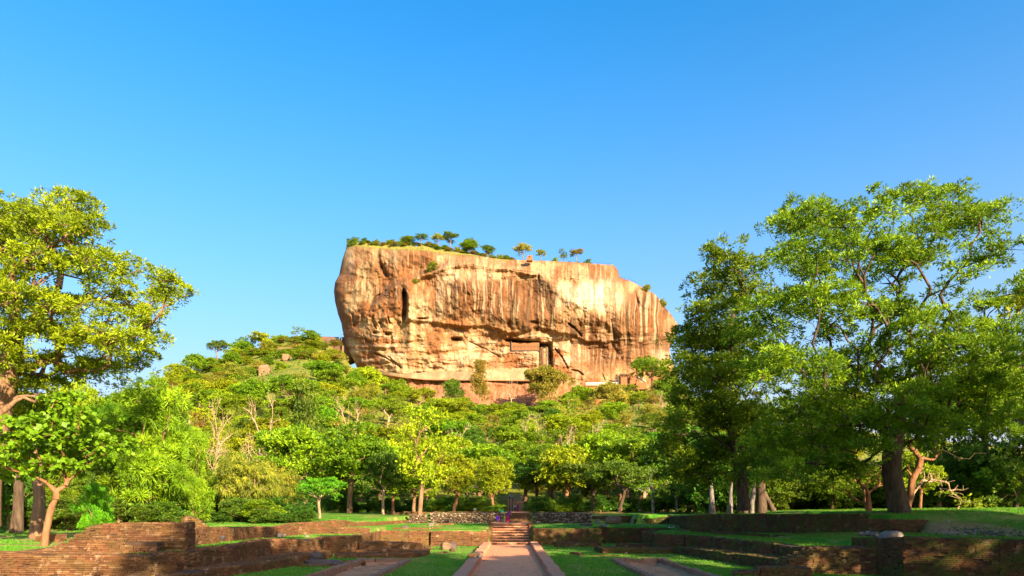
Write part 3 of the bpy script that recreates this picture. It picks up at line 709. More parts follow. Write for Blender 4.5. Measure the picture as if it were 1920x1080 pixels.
# ------------------------------------------------------------------ the great rock
XLT = [(455, 652), (468, 648), (490, 641), (515, 636), (530, 628), (546, 626), (565, 628), (590, 634), (606, 640), (625, 643), (645, 648),
       (660, 655), (675, 663), (695, 672), (712, 684), (740, 700), (790, 716)]
XRT = [(490, 1146), (497, 1150), (505, 1158), (520, 1162), (528, 1185), (540, 1207), (550, 1226), (562, 1238), (575, 1246), (590, 1259), (610, 1272),
       (625, 1270), (642, 1262), (655, 1255), (670, 1258), (700, 1270), (790, 1290)]
TOPT = [(640, 470), (650, 463), (668, 461), (700, 464), (740, 467), (790, 468), (830, 473), (860, 477), (900, 479), (930, 484), (960, 487), (1000, 488),
        (1050, 490), (1100, 493), (1150, 497)]
L1T = [(690, 590), (712, 560), (740, 538), (770, 525), (800, 514), (840, 497), (870, 493), (900, 497), (950, 505), (1000, 514), (1060, 519), (1110, 524), (1162, 529), (1200, 536)]
L2T = [(770, 598), (800, 602), (860, 610), (900, 606), (960, 622), (1010, 611), (1050, 622), (1100, 634), (1160, 645)]
def gauss(x, y, cx, cy, rx, ry, p=2): return np.exp(-(np.abs((x-cx)/rx)**p+np.abs((y-cy)/ry)**p))
def window(x, a, b, s): return sstep(a-s, a+s, x)*(1-sstep(b-s, b+s, x))
def segd(x, y, pts):
    d = np.full(np.shape(x), 1e9)
    for (x0, y0), (x1, y1) in zip(pts[:-1], pts[1:]):
        vx, vy = x1-x0, y1-y0; t = np.clip(((x-x0)*vx+(y-y0)*vy)/(vx*vx+vy*vy), 0, 1)
        d = np.minimum(d, np.hypot(x-x0-t*vx, y-y0-t*vy))
    return d
CRACKS = [([(1066, 607), (1076, 614), (1089, 629)], 2.0, 4), ([(1072, 693), (1085, 696), (1092, 701)], 1.8, 3.5), ([(704, 662), (722, 670), (736, 679)], 1.5, 3),
          ([(728, 668), (745, 684), (752, 690)], 1.4, 2.5), ([(709, 470), (711, 492), (716, 508), (722, 516)], 3.0, 4), ([(716, 500), (726, 517)], 3.5, 3),
          ([(700, 606), (704, 616)], 1.2, 2.5), ([(728, 594), (731, 606)], 1.3, 3), ([(660, 590), (664, 612)], 2.0, 4), ([(682, 690), (720, 699), (770, 707), (800, 711)], 1.1, 2.0),
          ([(1128, 700), (1134, 712)], 1.2, 2), ([(1010, 514), (1011, 526)], 1.6, 2.5), ([(1190, 548), (1196, 575)], 1.8, 3), ([(1146, 600), (1152, 640)], 1.4, 1.6),
          ([(690, 585), (702, 560), (722, 545)], 2.0, 3), ([(690, 640), (686, 636), (686, 641), (694, 641)], 1.5, 3), ([(775, 706), (782, 706)], 1.2, 2),
          ([(880, 640), (905, 652), (935, 668)], 1.2, 1.5), ([(1040, 655), (1052, 668), (1064, 690)], 1.5, 2.5), ([(1000, 700), (1030, 706), (1060, 704)], 1.4, 2)]
CAVES = [(855, 637, 11, 3.5, 7), (727, 626, 6, 3.5, 6), (733, 637, 3, 7, 4), (703, 624, 5, 3, 5), (712, 605, 3, 2.5, 3), (792, 598, 9, 2, 5), (698, 597, 2.5, 6, 3), (678, 600, 3, 10, 4),
         (983, 640, 28, 3.5, 4), (1000, 605, 8, 3, 3)]
def relief(px, py):
    l1 = interp(px, L1T); l2 = interp(px, L2T)
    wx = px+6*(fbm(px*0.04, py*0.04, seed=71)-0.5)*2; wy = py+5*(fbm(px*0.05, py*0.03, seed=72)-0.5)*2
    r = 6.0*np.exp(-((wy-572)/48)**2)
    r -= 10.0*sstep(-3, 15, l1-wy)*sstep(690, 722, px)
    r += 2.0*sstep(-10, 0, l1-wy)*(1-sstep(-2, 8, l1-wy))*sstep(700, 730, px)
    r -= 4.2*sstep(0, 9, wy-l2)*window(px, 770, 1120, 25)*(1-0.6*sstep(640, 695, py))
    r += 2.5*sstep(690, 696, py)*(1-sstep(1000, 1030, px))
    r += 13*sstep(712, 775, py)
    r -= 15*np.exp(-np.abs((px-757-2*np.sin((py-545)/18))/(1.0+4.2*np.sqrt(np.clip(1-((py-574)/34)**2, 0, 1))))**3)*window(py, 545, 602, 7)
    r += 4*np.exp(-((px-768)/6)**2)*window(py, 530, 600, 15)
    r -= 3.5*np.exp(-np.abs((px-755)/10)**4)*window(py, 603, 656, 3)
    for (cx, cy, rx, ry, d) in CAVES: r -= d*gauss(wx*0.3+px*0.7, wy*0.3+py*0.7, cx, cy, rx, ry, 3)
    r -= 7*window(px, 957, 1013, 1.5)*window(py, 640, 658.5, 1.2)
    r -= 9*window(px, 1010, 1034, 3)*window(py, 643, 692, 3)
    r -= 6*np.exp(-(segd(px, py, [(950, 638), (975, 640), (1000, 644), (1024, 647), (1033, 656), (1034, 690)])/2.2)**2)
    r += 9*np.clip(1-((px-1221)/24)**2-((py-560)/22)**2, 0, 1)**0.75
    for pts, w, d in CRACKS: r -= d*np.exp(-(segd(wx*0.4+px*0.6, wy*0.4+py*0.6, pts)/w)**2)
    big = fbm(px/75, py/60, seed=40, octv=3)-0.5
    r += 20*big
    fl = fbm(wx/11, py/95, seed=41, octv=4)-0.5
    r += 2.4*fl*(1-0.5*sstep(630, 660, py))
    r += 2.2*(np.abs(fbm(wx/22, wy/40, seed=45, octv=4)-0.5)*2-0.25)
    strat = fbm(wx/55, wy/6.5, seed=42, octv=4)-0.5
    r += 4.2*strat*sstep(600, 645, py)*(1-0.6*sstep(690, 715, py))
    r += 3.4*strat*sstep(20, 0, np.abs(py-l1-2))
    r += 2.6*(fbm(px/7, py/7, seed=43, octv=4)-0.5)
    r += 4.5*(np.abs(fbm(wx/30, wy/26, seed=46, octv=5)-0.5)*2-0.3)*sstep(800, 690, px)
    return r
YC, BD = 532.0, 52.0
NU, NV = 720, 345
uu = 0.5-0.5*np.cos(np.linspace(0, 1, NU)*math.pi)*0.25 - 0.5*0.75*(1-2*np.linspace(0, 1, NU))
uu = (uu-uu[0])/(uu[-1]-uu[0])
vv_ = np.linspace(0, 1, NV)
def rock_uvpx(u, v):
    # top profile row by row: x of this column at the top
    xt = 650+(1150-650)*u
    top = interp(xt, TOPT)
    py = 785+(top-785)*v
    x = interp(py, XLT)+(interp(py, XRT)-interp(py, XLT))*u
    e = np.abs(2*u-1)
    return x, py, e
def rock_front(px, py, extra=0.0):
    xl, xr = interp(py, XLT), interp(py, XRT)
    e = np.clip(np.abs(2*(px-xl)/(xr-xl)-1), 0, 1)
    Yd = YC-BD*(1-e**3.0)**(1/2.0)
    vt = np.clip((interp(np.clip(px, 650, 1150), TOPT)-py)/-14.0, 0, 1)
    Yd = Yd+10*(1-np.sqrt(1-(1-vt)**2+1e-9))*1.0
    Yd = Yd-(relief(px, py)*(1-e**10))-extra
    return np.stack([(px-960)/FPX*Yd, Yd, EYE-(py-958)/FPX*Yd], -1)
U_, V_ = np.meshgrid(uu, vv_, indexing='ij')
px, py, e = rock_uvpx(U_, V_)
jx = px; FR = rock_front(px, py)
# back half
NB_ = 60
t = np.linspace(0, 1, NB_+2)[1:-1]
R_, L_ = FR[-1], FR[0]                         # (NV,3)
bk = R_[None]*(1-t)[:, None, None]+L_[None]*t[:, None, None]
bk[..., 1] += 75*np.sin(t*math.pi)[:, None]**0.6
bk[..., 0] += (8*np.cos(t*math.pi))[:, None]*np.sin(t*math.pi)[:, None]
bk[..., :2] += (fbm(bk[..., 0]/25, bk[..., 2]/30, bk[..., 1]/25, seed=49)[..., None]-0.5)*12*np.sin(t*math.pi)[:, None, None]
RING = np.concatenate([FR, bk], 0)
nr_ = len(RING)
V = RING.reshape(-1, 3); F_r = grid_faces(nr_, NV, True)
# colours: natural stains and bands of the rock
def mixc(c, m, col): return c*(1-m[..., None])+np.array(col)*m[..., None]
wx = px+5*(fbm(px*0.05, py*0.02, seed=81)-0.5)*2; wy = py+10*(fbm(px*0.05, py*0.03, seed=82)-0.5)*2
c = np.empty(px.shape+(3,)); c[:] = (0.40, 0.225, 0.098)
c = mixc(c, sstep(0.40, 0.56, fbm(px/40, py/30, seed=83)), (0.50, 0.32, 0.16))
c = mixc(c, 0.9*sstep(0.47, 0.60, fbm(px/30, py/34, seed=84, octv=5)), (0.28, 0.105, 0.036))
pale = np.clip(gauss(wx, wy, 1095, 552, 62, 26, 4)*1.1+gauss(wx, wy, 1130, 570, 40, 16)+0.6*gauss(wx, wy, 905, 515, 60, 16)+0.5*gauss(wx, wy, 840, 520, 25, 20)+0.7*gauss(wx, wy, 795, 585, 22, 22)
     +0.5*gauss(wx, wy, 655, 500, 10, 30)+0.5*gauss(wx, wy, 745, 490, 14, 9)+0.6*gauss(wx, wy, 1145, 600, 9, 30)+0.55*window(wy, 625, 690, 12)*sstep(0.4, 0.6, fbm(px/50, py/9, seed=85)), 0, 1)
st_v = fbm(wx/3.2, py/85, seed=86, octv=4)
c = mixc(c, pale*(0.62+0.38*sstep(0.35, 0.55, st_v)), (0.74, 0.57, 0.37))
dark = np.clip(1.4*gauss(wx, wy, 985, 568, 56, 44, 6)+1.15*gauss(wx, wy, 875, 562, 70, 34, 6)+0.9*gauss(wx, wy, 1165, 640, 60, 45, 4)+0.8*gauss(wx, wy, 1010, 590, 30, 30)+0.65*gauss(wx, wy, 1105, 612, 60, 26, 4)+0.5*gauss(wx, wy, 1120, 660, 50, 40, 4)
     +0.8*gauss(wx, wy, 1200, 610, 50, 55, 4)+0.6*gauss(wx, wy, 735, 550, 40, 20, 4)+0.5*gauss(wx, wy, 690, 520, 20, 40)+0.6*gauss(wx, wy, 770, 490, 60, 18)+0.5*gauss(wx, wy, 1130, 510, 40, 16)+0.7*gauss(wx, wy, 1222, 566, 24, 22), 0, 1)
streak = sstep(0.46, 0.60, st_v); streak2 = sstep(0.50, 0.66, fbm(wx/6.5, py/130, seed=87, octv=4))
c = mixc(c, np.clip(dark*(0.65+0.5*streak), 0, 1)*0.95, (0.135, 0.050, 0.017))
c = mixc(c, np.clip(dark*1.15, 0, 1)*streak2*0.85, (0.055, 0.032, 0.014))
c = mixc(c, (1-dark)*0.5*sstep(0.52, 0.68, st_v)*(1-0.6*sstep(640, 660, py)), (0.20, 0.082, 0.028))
c = mixc(c, 0.35*sstep(0.62, 0.74, st_v)*(py < 630), (0.58, 0.40, 0.21))
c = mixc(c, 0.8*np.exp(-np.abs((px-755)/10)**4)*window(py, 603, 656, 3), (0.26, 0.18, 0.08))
c = mixc(c, 0.6*window(px, 672, 1010, 8)*window(py, 691, 711, 1.5), (0.60, 0.42, 0.22))
c = mixc(c, 0.8*sstep(709, 714, py)*(1-sstep(1015, 1050, px)), (0.38, 0.16, 0.085))
c = mixc(c, 0.5*sstep(709, 714, py)*sstep(730, 690, px), (0.25, 0.15, 0.08))
ck = np.zeros(px.shape)
for pts, w, d in CRACKS: ck = np.maximum(ck, np.exp(-(segd(px, py, pts)/(w*0.8))**2))
c = mixc(c, 0.7*ck, (0.14, 0.08, 0.04))
c = c*0.84*(0.80+0.40*fbm(px/3.0, py/3.0, seed=88, octv=3))[..., None]
gr = sstep(3.0, 0.0, py-interp(np.clip(px, 650, 1150), TOPT)-2*fbm(px/5, py/5, seed=3)*4+2)*(px < 960)
c = mixc(c, gr*0.8, (0.20, 0.17, 0.04))
col = np.concatenate([c.reshape(-1, 3), np.tile([[0.5, 0.28, 0.13]], (NB_*NV, 1))], 0)
for _m, _c in ((0.55*sstep(0.52, 0.62, fbm(wx/9, py/40, seed=90, octv=5)), (0.20, 0.085, 0.035)), (0.35*sstep(0.54, 0.62, fbm(wx/14, wy/5, seed=91, octv=4))*(py > 615), (0.22, 0.10, 0.04)),
                (0.6*gauss(wx, wy, 1040, 560, 9, 40), (0.10, 0.055, 0.025)), (0.5*gauss(wx, wy, 925, 560, 12, 45), (0.12, 0.06, 0.025)), (0.75*sstep(0.56, 0.64, fbm(wx/2.4, py/150, seed=95, octv=3))*np.clip(0.12+dark, 0, 1), (0.075, 0.04, 0.02)), (0.35*(py < 640)*sstep(0.60, 0.66, fbm(wx/4, py/110, seed=96, octv=3))*np.clip(dark*1.2, 0, 1), (0.62, 0.46, 0.28))):
    c = mixc(c, _m, _c)
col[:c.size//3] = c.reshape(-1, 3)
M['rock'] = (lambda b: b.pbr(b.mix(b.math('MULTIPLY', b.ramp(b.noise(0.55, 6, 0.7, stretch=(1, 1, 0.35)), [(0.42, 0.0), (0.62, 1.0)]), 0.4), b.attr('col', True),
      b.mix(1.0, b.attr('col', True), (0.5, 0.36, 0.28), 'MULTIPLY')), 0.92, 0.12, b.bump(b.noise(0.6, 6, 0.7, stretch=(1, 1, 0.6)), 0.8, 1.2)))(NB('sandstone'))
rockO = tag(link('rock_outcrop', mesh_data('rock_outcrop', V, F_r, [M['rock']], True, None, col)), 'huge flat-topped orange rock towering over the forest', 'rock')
# overgrown summit
tf = FR[:, -1]; nb_ = 26; sfr = np.linspace(0, 1, nb_)
bt = np.stack([np.interp(np.linspace(0, 1, NU), np.linspace(0, 1, NB_+2), np.concatenate([L_[-1:, k], bk[::-1, -1, k], R_[-1:, k]])) for k in range(3)], -1)
CAP = tf[:, None]*(1-sfr)[None, :, None]+bt[:, None]*sfr[None, :, None]
pxt = 960+tf[:, 0]/tf[:, 1]*FPX
hump = interp(pxt, [(640, 0.5), (660, 3.6), (720, 5.2), (800, 6.0), (850, 5.5), (900, 3.4), (950, 2.2), (985, 1.0), (1150, 0.6)])
CAP[..., 2] += hump[:, None]*sstep(0, 0.14, sfr)[None]*(1-sstep(0.9, 1, sfr))[None]*(0.8+0.5*fbm(CAP[..., 0]/6, CAP[..., 1]/6, seed=6))
CAP[..., 2] -= 0.25*(sfr == 0)[None]
M['summit'] = (lambda b: b.pbr(b.ramp(b.noise(0.35, 6, 0.75), [(0.35, (0.10, 0.13, 0.02)), (0.5, (0.24, 0.22, 0.04)), (0.65, (0.36, 0.22, 0.07)), (0.8, (0.42, 0.20, 0.09))]), 0.95, 0.1, b.bump(b.noise(1.2, 5, 0.8), 1.0, 0.8)))(NB('summit_scrub'))
link('summit_ground', mesh_data('summit_ground', CAP.reshape(-1, 3), grid_faces(NU, nb_), [M['summit']], True), kind='structure')

def rp(px, py, out=0.0): return rock_front(np.array(float(px)), np.array(float(py)), out)
SHADE = [(36, 25, 20, 9, 'round', 1), (43, 27, 22, 7, 'round', 2), (30, 8, 19, 9, 'round', 3), (44, 12, 20, 10, 'loose', 1), (20, -8, 25, 10, 'round', 4), (34, -8, 22, 10, 'round', 1), (65, 50, 24, 8, 'round', 2), (62, 22, 16, 9, 'loose', 2), (11, 2, 25, 7.5, 'loose', 3), (27, 20, 12, 4.5, 'loose', 4),
         (19, 9, 24, 8, 'round', 2), (42, 15, 16, 6, 'round', 3), (78, 54, 24, 9, 'round', 1), (90, 68, 24, 11, 'round', 2), (84, 40, 26, 10, 'round', 3), (102, 58, 26, 11, 'loose', 1)]
# ------------------------------------------------------------------ trees
def grow(trunk, targets, r, k=0.35, seg=0.9, wig=0.06, lift=0.0):
    """limbs from the trunk to every target, each joining the growing tree where that is shortest"""
    trunk = np.array(trunk, float)
    cap_ = len(trunk)+len(targets)*26
    P = np.zeros((cap_, 3)); par = np.full(cap_, -1); pl = np.zeros(cap_); n = len(trunk)
    P[:n] = trunk; par[1:n] = np.arange(n-1)
    for i in range(1, n): pl[i] = pl[i-1]+np.linalg.norm(P[i]-P[i-1])
    lo = max(1, int(n*0.55))
    chains = [list(range(n))]
    ends = []
    order = np.argsort(np.linalg.norm(targets-trunk[-1], axis=1)+r.random(len(targets))*0.5)
    for ti in order:
        t = targets[ti]
        d = np.linalg.norm(P[lo:n]-t, axis=1)
        cost = d+k*pl[lo:n]+np.maximum(0, P[lo:n, 2]-t[2])*0.35
        a = lo+int(np.argmin(cost)); L = d[a-lo]
        if L < 0.02: ends.append(a); continue
        dp = P[a]-P[par[a]] if par[a] >= 0 else np.array([0, 0, 1.]); dp = dp/(np.linalg.norm(dp)+1e-9)
        m = int(np.clip(round(L/seg), 1, 20))
        ctl = P[a]+dp*L*0.38+np.array([0, 0, lift*L])
        ch = [a]
        for q in range(1, m+1):
            s = q/m
            p = (1-s)**2*P[a]+2*s*(1-s)*ctl+s*s*t
            if q < m: p = p+r.normal(size=3)*wig*L/m**0.5
            P[n] = p; par[n] = ch[-1]; pl[n] = pl[ch[-1]]+np.linalg.norm(p-P[ch[-1]]); ch.append(n); n += 1
        chains.append(ch); ends.append(ch[-1])
    cnt = np.zeros(n)
    for e in ends: cnt[e] += 1
    for i in range(n-1, 0, -1):
        if par[i] >= 0: cnt[par[i]] += cnt[i]
    return P[:n], par[:n], cnt, chains

def wood(P, cnt, chains, R, expo=0.5, rmin=0.02, flare=1.35, trunk_n=2, scale_sides=1.0):
    cmax = cnt.max(); rad = np.maximum(R*(np.maximum(cnt, 0.6)/cmax)**expo, rmin)
    geo = []
    for ci, ch in enumerate(chains):
        if len(ch) < 2: continue
        rr = rad[ch].copy()
        if ci > 0: rr[0] = min(rad[ch[0]], rad[ch[1]]*1.25); rr[-1] *= 0.6
        pts = P[ch]
        if ci == 0:
            # denser trunk with a flared foot
            n0 = len(pts); tt = np.linspace(0, n0-1, (n0-1)*4+1)
            q = np.stack([np.interp(tt, range(n0), pts[:, k]) for k in range(3)], 1); rr = np.interp(tt, range(n0), rr)
            h = q[:, 2]-q[0, 2]; rr = rr*(1+(flare-1)*np.exp(-h/(R*2.2+0.05)))
            pts = q
            sd = 12
        else: sd = 8 if rr[0] > R*0.25 else (5 if rr[0] > R*0.08 else 3)
        geo.append(tube(pts, rr, sd))
    return cat_geo(geo)

def leaves(cen, rad, n, size, r, flat=0.6, asp=0.36, tufts=7, droop=0.0, up=0.7, var=None, curl=0.25):
    """rhombic leaves set in tufts through each clump"""
    K = len(cen)
    T = K*tufts
    d = r.normal(size=(T, 3)); d /= np.linalg.norm(d, axis=1)[:, None]
    d[:, 2] = np.where(r.random(T) < 0.72, np.abs(d[:, 2]), d[:, 2])
    tc = np.repeat(cen, tufts, 0)+d*np.repeat(rad, tufts)[:, None]*(0.35+0.65*r.random((T, 1))**0.6)*np.array([1, 1, flat])
    per = max(1, int(n/tufts)); N = T*per
    ci = np.repeat(np.arange(T), per)
    g = r.normal(size=(N, 3)); g /= np.linalg.norm(g, axis=1)[:, None]
    g = g*np.array([1, 1, 0.7])+d[ci]*0.55+np.array([0, 0, 0.15-droop]); g /= np.linalg.norm(g, axis=1)[:, None]
    sz = size*(0.65+0.7*r.random(N))
    tr = np.repeat(np.repeat(rad, tufts), per)*0.26
    base = tc[ci]+g*(tr*(0.2+0.9*r.random(N)))[:, None]
    tip = base+g*sz[:, None]-np.array([0, 0, 1])*(droop*sz*0.6)[:, None]
    upv = np.array([0, 0, up*0.55])+r.normal(size=(N, 3))*0.6+d[ci]*0.6
    w = np.cross(g, upv); w /= np.linalg.norm(w, axis=1)[:, None]+1e-9
    mid = (base*0.55+tip*0.45)+np.cross(w, g)*(-curl*0.12*sz)[:, None]*-1
    hw = w*(asp*0.5*sz)[:, None]
    V = np.stack([base, mid+hw, tip, mid-hw], 1).reshape(-1, 3)
    F = np.arange(N*4).reshape(-1, 4)
    cv = r.random(K); tv = r.random(T)
    v = 0.40*np.repeat(np.repeat(cv, tufts), per)+0.3*tv[ci]+0.30*r.random(N)
    v = np.clip((v-0.5)*1.35+0.5, 0, 0.94)
    if var: v = np.where(r.random(N) < var, 1.0, v)
    return V, F, np.repeat(v, 4)

def lobe_points(lobes, dens, r, inner=0.25):
    out = []
    for (c, rad) in lobes:
        vol = rad[0]*rad[1]*rad[2]
        n = max(2, int(dens*vol**0.72))
        d = r.normal(size=(n, 3)); d /= np.linalg.norm(d, axis=1)[:, None]
        d[:, 2] = np.where(r.random(n) < 0.7, np.abs(d[:, 2]), d[:, 2])
        q = np.where(r.random(n) < inner, r.random(n)*0.7, 0.72+0.28*r.random(n))
        out.append(np.array(c)+d*q[:, None]*np.array(rad))
    return np.concatenate(out)
def thin(P, dmin):
    keep = []
    for i in range(len(P)):
        if not keep or np.min(np.linalg.norm(P[keep]-P[i], axis=1)) > dmin: keep.append(i)
    return P[keep]

protos = {}
def proto(kind, seed=0):
    """a tree of height 1 whose crown has half width about 0.5"""
    key = (kind, seed)
    if key in protos: return protos[key]
    r = np.random.default_rng(abs(hash(kind)) % 1 + seed*31+len(kind)*7)
    S = 10.0
    spec = dict(base=0.22, tuft=8, n=150, size=0.34, crad=0.95, flat=0.65, asp=0.42, dens=3.2, R=0.26, droop=0.0, leaf=True)
    L = []
    if kind == 'round':
        for i in range(9):
            a = r.random()*6.28; q = 2.4*r.random()**0.5
            L.append(((q*math.cos(a), q*math.sin(a), 4.2+3.8*r.random()), (2.3+r.random(), 2.3+r.random(), 1.7)))
        L.append(((0, 0, 7.6), (2.3, 2.3, 2.0)))
    elif kind == 'umbrella':
        for i in range(11):
            a = r.random()*6.28; q = 3.6*r.random()**0.5
            L.append(((q*math.cos(a), q*math.sin(a), 7.9-0.10*q*q+0.5*r.normal()), (1.9, 1.9, 0.8)))
        for i in range(5):
            a = r.random()*6.28; L.append(((3.0*math.cos(a), 3.0*math.sin(a), 5.2+r.random()), (1.5, 1.5, 0.7)))
        spec.update(flat=0.5, base=0.35)
    elif kind == 'loose':
        for i in range(12):
            a = r.random()*6.28; q = 3.3*r.random()**0.6
            L.append(((q*math.cos(a), q*math.sin(a), 3.6+5.4*r.random()), (1.4, 1.4, 1.0)))
        spec.update(dens=2.6, n=130)
    elif kind == 'tall':
        for i in range(12):
            h = i/11; a = r.random()*6.28; q = 2.1*(1-h*0.5)*r.random()
            L.append(((q*math.cos(a), q*math.sin(a), 3.0+6.0*h), (2.2*(1-0.45*h), 2.2*(1-0.45*h), 1.3)))
    elif kind == 'drape':
        for i in range(12):
            a = r.random()*6.28; q = 3.2*r.random()**0.5
            L.append(((q*math.cos(a), q*math.sin(a), 2.8+5.4*r.random()*(1-q/7)), (1.8, 1.8, 1.5)))
        spec.update(droop=0.7, asp=0.2, size=0.38, n=190, base=0.12, flat=0.9)
    elif kind == 'feather':
        for i in range(14):
            a = r.random()*6.28; q = 3.0*r.random()**0.5; h = r.random()
            L.append(((q*math.cos(a)*(1-0.4*h), q*math.sin(a)*(1-0.4*h), 1.6+7.0*h), (1.9, 1.9, 1.3)))
        spec.update(asp=0.15, size=0.42, n=270, droop=0.15, base=0.05, dens=3.0)
    elif kind == 'bush':
        for i in range(7):
            a = r.random()*6.28; q = 3.0*r.random()**0.5
            L.append(((q*math.cos(a), q*math.sin(a), 2.0+5*r.random()*(1-q/5)), (2.4, 2.4, 2.6)))
        spec.update(base=0.02)
    elif kind == 'sparse':
        for i in range(10):
            a = r.random()*6.28; q = 3.2*r.random()**0.6
            L.append(((q*math.cos(a), q*math.sin(a), 4.5+4.4*r.random()), (1.3, 1.3, 1.0)))
        spec.update(n=46, dens=3.6, size=0.30, tuft=5)
    elif kind in ('bare', 'dead'):
        for i in range(14):
            a = r.random()*6.28; q = 3.3*r.random()**0.7
            L.append(((q*math.cos(a), q*math.sin(a), 4.0+5.2*r.random()), (1.3, 1.3, 1.1)))
        spec.update(leaf=False, dens=7.0, R=0.22)
    pts = thin(lobe_points(L, spec['dens'], r), 0.55 if spec['leaf'] else 0.35)
    hh = pts[:, 2].max()
    top = 3.2+1.4*r.random() if kind not in ('bush', 'feather') else 2.0
    lean = r.normal(size=2)*0.35
    tr = np.array([[0, 0, -0.4], [lean[0]*0.2, lean[1]*0.2, top*0.33], [lean[0]*0.6, lean[1]*0.6, top*0.66], [lean[0], lean[1], top]])
    P, par, cnt, ch = grow(tr, pts, r, 0.35, 0.8, 0.07)
    V, F = wood(P, cnt, ch, spec['R'], 0.52 if spec['leaf'] else 0.5, 0.018 if spec['leaf'] else 0.03)
    zs = 1/ (hh+0.35); s = np.array([0.105, 0.105, zs])
    wm = (V*s, F)
    lm = None
    if spec['leaf']:
        lv, lf, la = leaves(pts, np.full(len(pts), spec['crad'])*(0.75+0.5*r.random(len(pts))), spec['n'], spec['size'], r, spec['flat'], spec['asp'], spec['tuft'], spec['droop'])
        lm = (lv*s, lf, la)
    protos[key] = (wm, lm, {}, {})
    return protos[key]
def proto_mesh(kind, seed, leaf, bark):
    wm, lm, wc, lc = proto(kind, seed)
    if 0 not in wc: wc[0] = mesh_data('trunk', wm[0], wm[1], [M[bark]], True)
    if lm is not None and 0 not in lc: lc[0] = mesh_data('crown', lm[0], lm[1], [M[leaf]], False, {'v': lm[2]})
    return wc[0], (lc[0] if lm is not None else None)
def plant(kind, seed, x, y, z, h, hw, leaf, bark, label, name='tree', group=None, rz=None, cat='tree'):
    w, l = proto_mesh(kind, seed, leaf, bark)
    t = thing(name, label, cat, (x, y, z), group, random.random()*6.28 if rz is None else rz)
    sc = (hw*2, hw*2, h)
    o = link('trunk', w, t); o.scale = sc
    o.material_slots[0].link = 'OBJECT'; o.material_slots[0].material = M[bark]
    if l is not None:
        o = link('crown', l, t); o.scale = sc
        o.material_slots[0].link = 'OBJECT'; o.material_slots[0].material = M[leaf]
    return t

# --- the two giants and their neighbour, lobe by lobe
def giant(name, label, trunk_px, lobes_px, Yc, leaf, bark, seed, R, dens=2.1, crad=1.0, n=230, size=0.30, depth=6.0, extra=(), hints=(), k=0.35, tmin=0.75, bare=0.0, sides=1):
    r = np.random.default_rng(seed)
    lob = []
    for (cx, cy, rx, ry) in lobes_px:
        m = FPX/Yc
        for q in range(2 if rx > 50 else 1):
            yd = Yc+r.uniform(-1, 1)*depth
            c = PX(cx, cy, yd); rr = np.array([rx/m, (rx+ry)/2/m*1.2, ry/m])*yd/Yc
            lob.append((c, rr))
    pts = thin(lobe_points(lob, dens, r, 0.2), tmin)
    tr = np.array([PX(a, b, Yc+(c[0] if c else 0)) for a, b, *c in trunk_px])
    tgt = pts
    if len(hints): tgt = np.concatenate([np.array([PX(a, b, Yc+c) for a, b, c in hints]), pts])
    P, par, cnt, ch = grow(tr, tgt, r, k, 0.9, 0.085, 0.02)
    V, F = wood(P, cnt, ch, R, 0.53, 0.022, 1.25)
    base = tr[0]
    t = thing(name, label, 'tree', tuple(base))
    link('trunk', mesh_data('trunk', V-base, F, [M[bark]], True), t)
    lv, lf, la = leaves(pts, np.full(len(pts), crad)*(0.7+0.6*r.random(len(pts))), n, size, r, 0.55, 0.34, 9)
    link('crown', mesh_data('crown', lv-base, lf, [M[leaf]], False, {'v': la}), t)
    return t
giant('rain_tree', 'giant spreading tree on the right with a massive dark leaning trunk', [(1688, 966), (1680, 930), (1672, 890), (1672, 855), (1684, 800), (1690, 760)],
      [(1500, 425, 62, 42), (1480, 410, 35, 22), (1560, 410, 40, 28), (1595, 435, 50, 40), (1655, 375, 30, 36), (1655, 430, 45, 40), (1722, 395, 42, 40), (1775, 375, 35, 26), (1790, 420, 55, 36), (1852, 420, 50, 32), (1885, 475, 40, 32),
       (1530, 485, 75, 32), (1640, 485, 60, 26), (1745, 455, 50, 26), (1840, 490, 42, 30), (1465, 520, 50, 40), (1500, 590, 62, 40), (1430, 600, 45, 40), (1895, 560, 45, 30), (1850, 590, 42, 24),
       (1700, 545, 26, 18), (1610, 545, 26, 16), (1550, 640, 36, 20), (1780, 560, 26, 18), (1440, 690, 60, 40), (1510, 700, 66, 40), (1570, 740, 62, 34), (1650, 730, 62, 34), (1615, 800, 66, 36),
       (1500, 780, 75, 40), (1745, 700, 52, 26), (1790, 750, 62, 34), (1870, 690, 60, 40), (1880, 780, 62, 44), (1560, 840, 62, 28), (1460, 830, 55, 34), (1640, 850, 36, 20), (1760, 810, 60, 24), (1930, 640, 50, 50), (1950, 540, 50, 40), (1600, 590, 62, 26), (1680, 590, 55, 24), (1745, 610, 60, 26), (1660, 655, 62, 26), (1820, 640, 60, 28), (1775, 665, 60, 28), (1700, 500, 60, 28), (1800, 530, 44, 24), (1620, 530, 44, 22), (1560, 560, 50, 28), (1590, 690, 60, 28), (1700, 790, 66, 30), (1540, 520, 50, 26), (1400, 640, 50, 36), (1850, 730, 60, 34), (1720, 740, 60, 28), (1560, 885, 60, 22), (1480, 890, 60, 26), (1710, 835, 50, 18)],
      50.0, 'leaf_green', 'bark_dark', 201, 0.64, hints=[(1700, 855, 1), (1745, 848, 2), (1800, 860, 3), (1850, 850, 4), (1640, 770, -1), (1610, 700, -1), (1588, 660, -2), (1680, 700, 0), (1700, 650, 1), (1760, 700, 2)], dens=3.8, tmin=0.66, n=270, size=0.25)
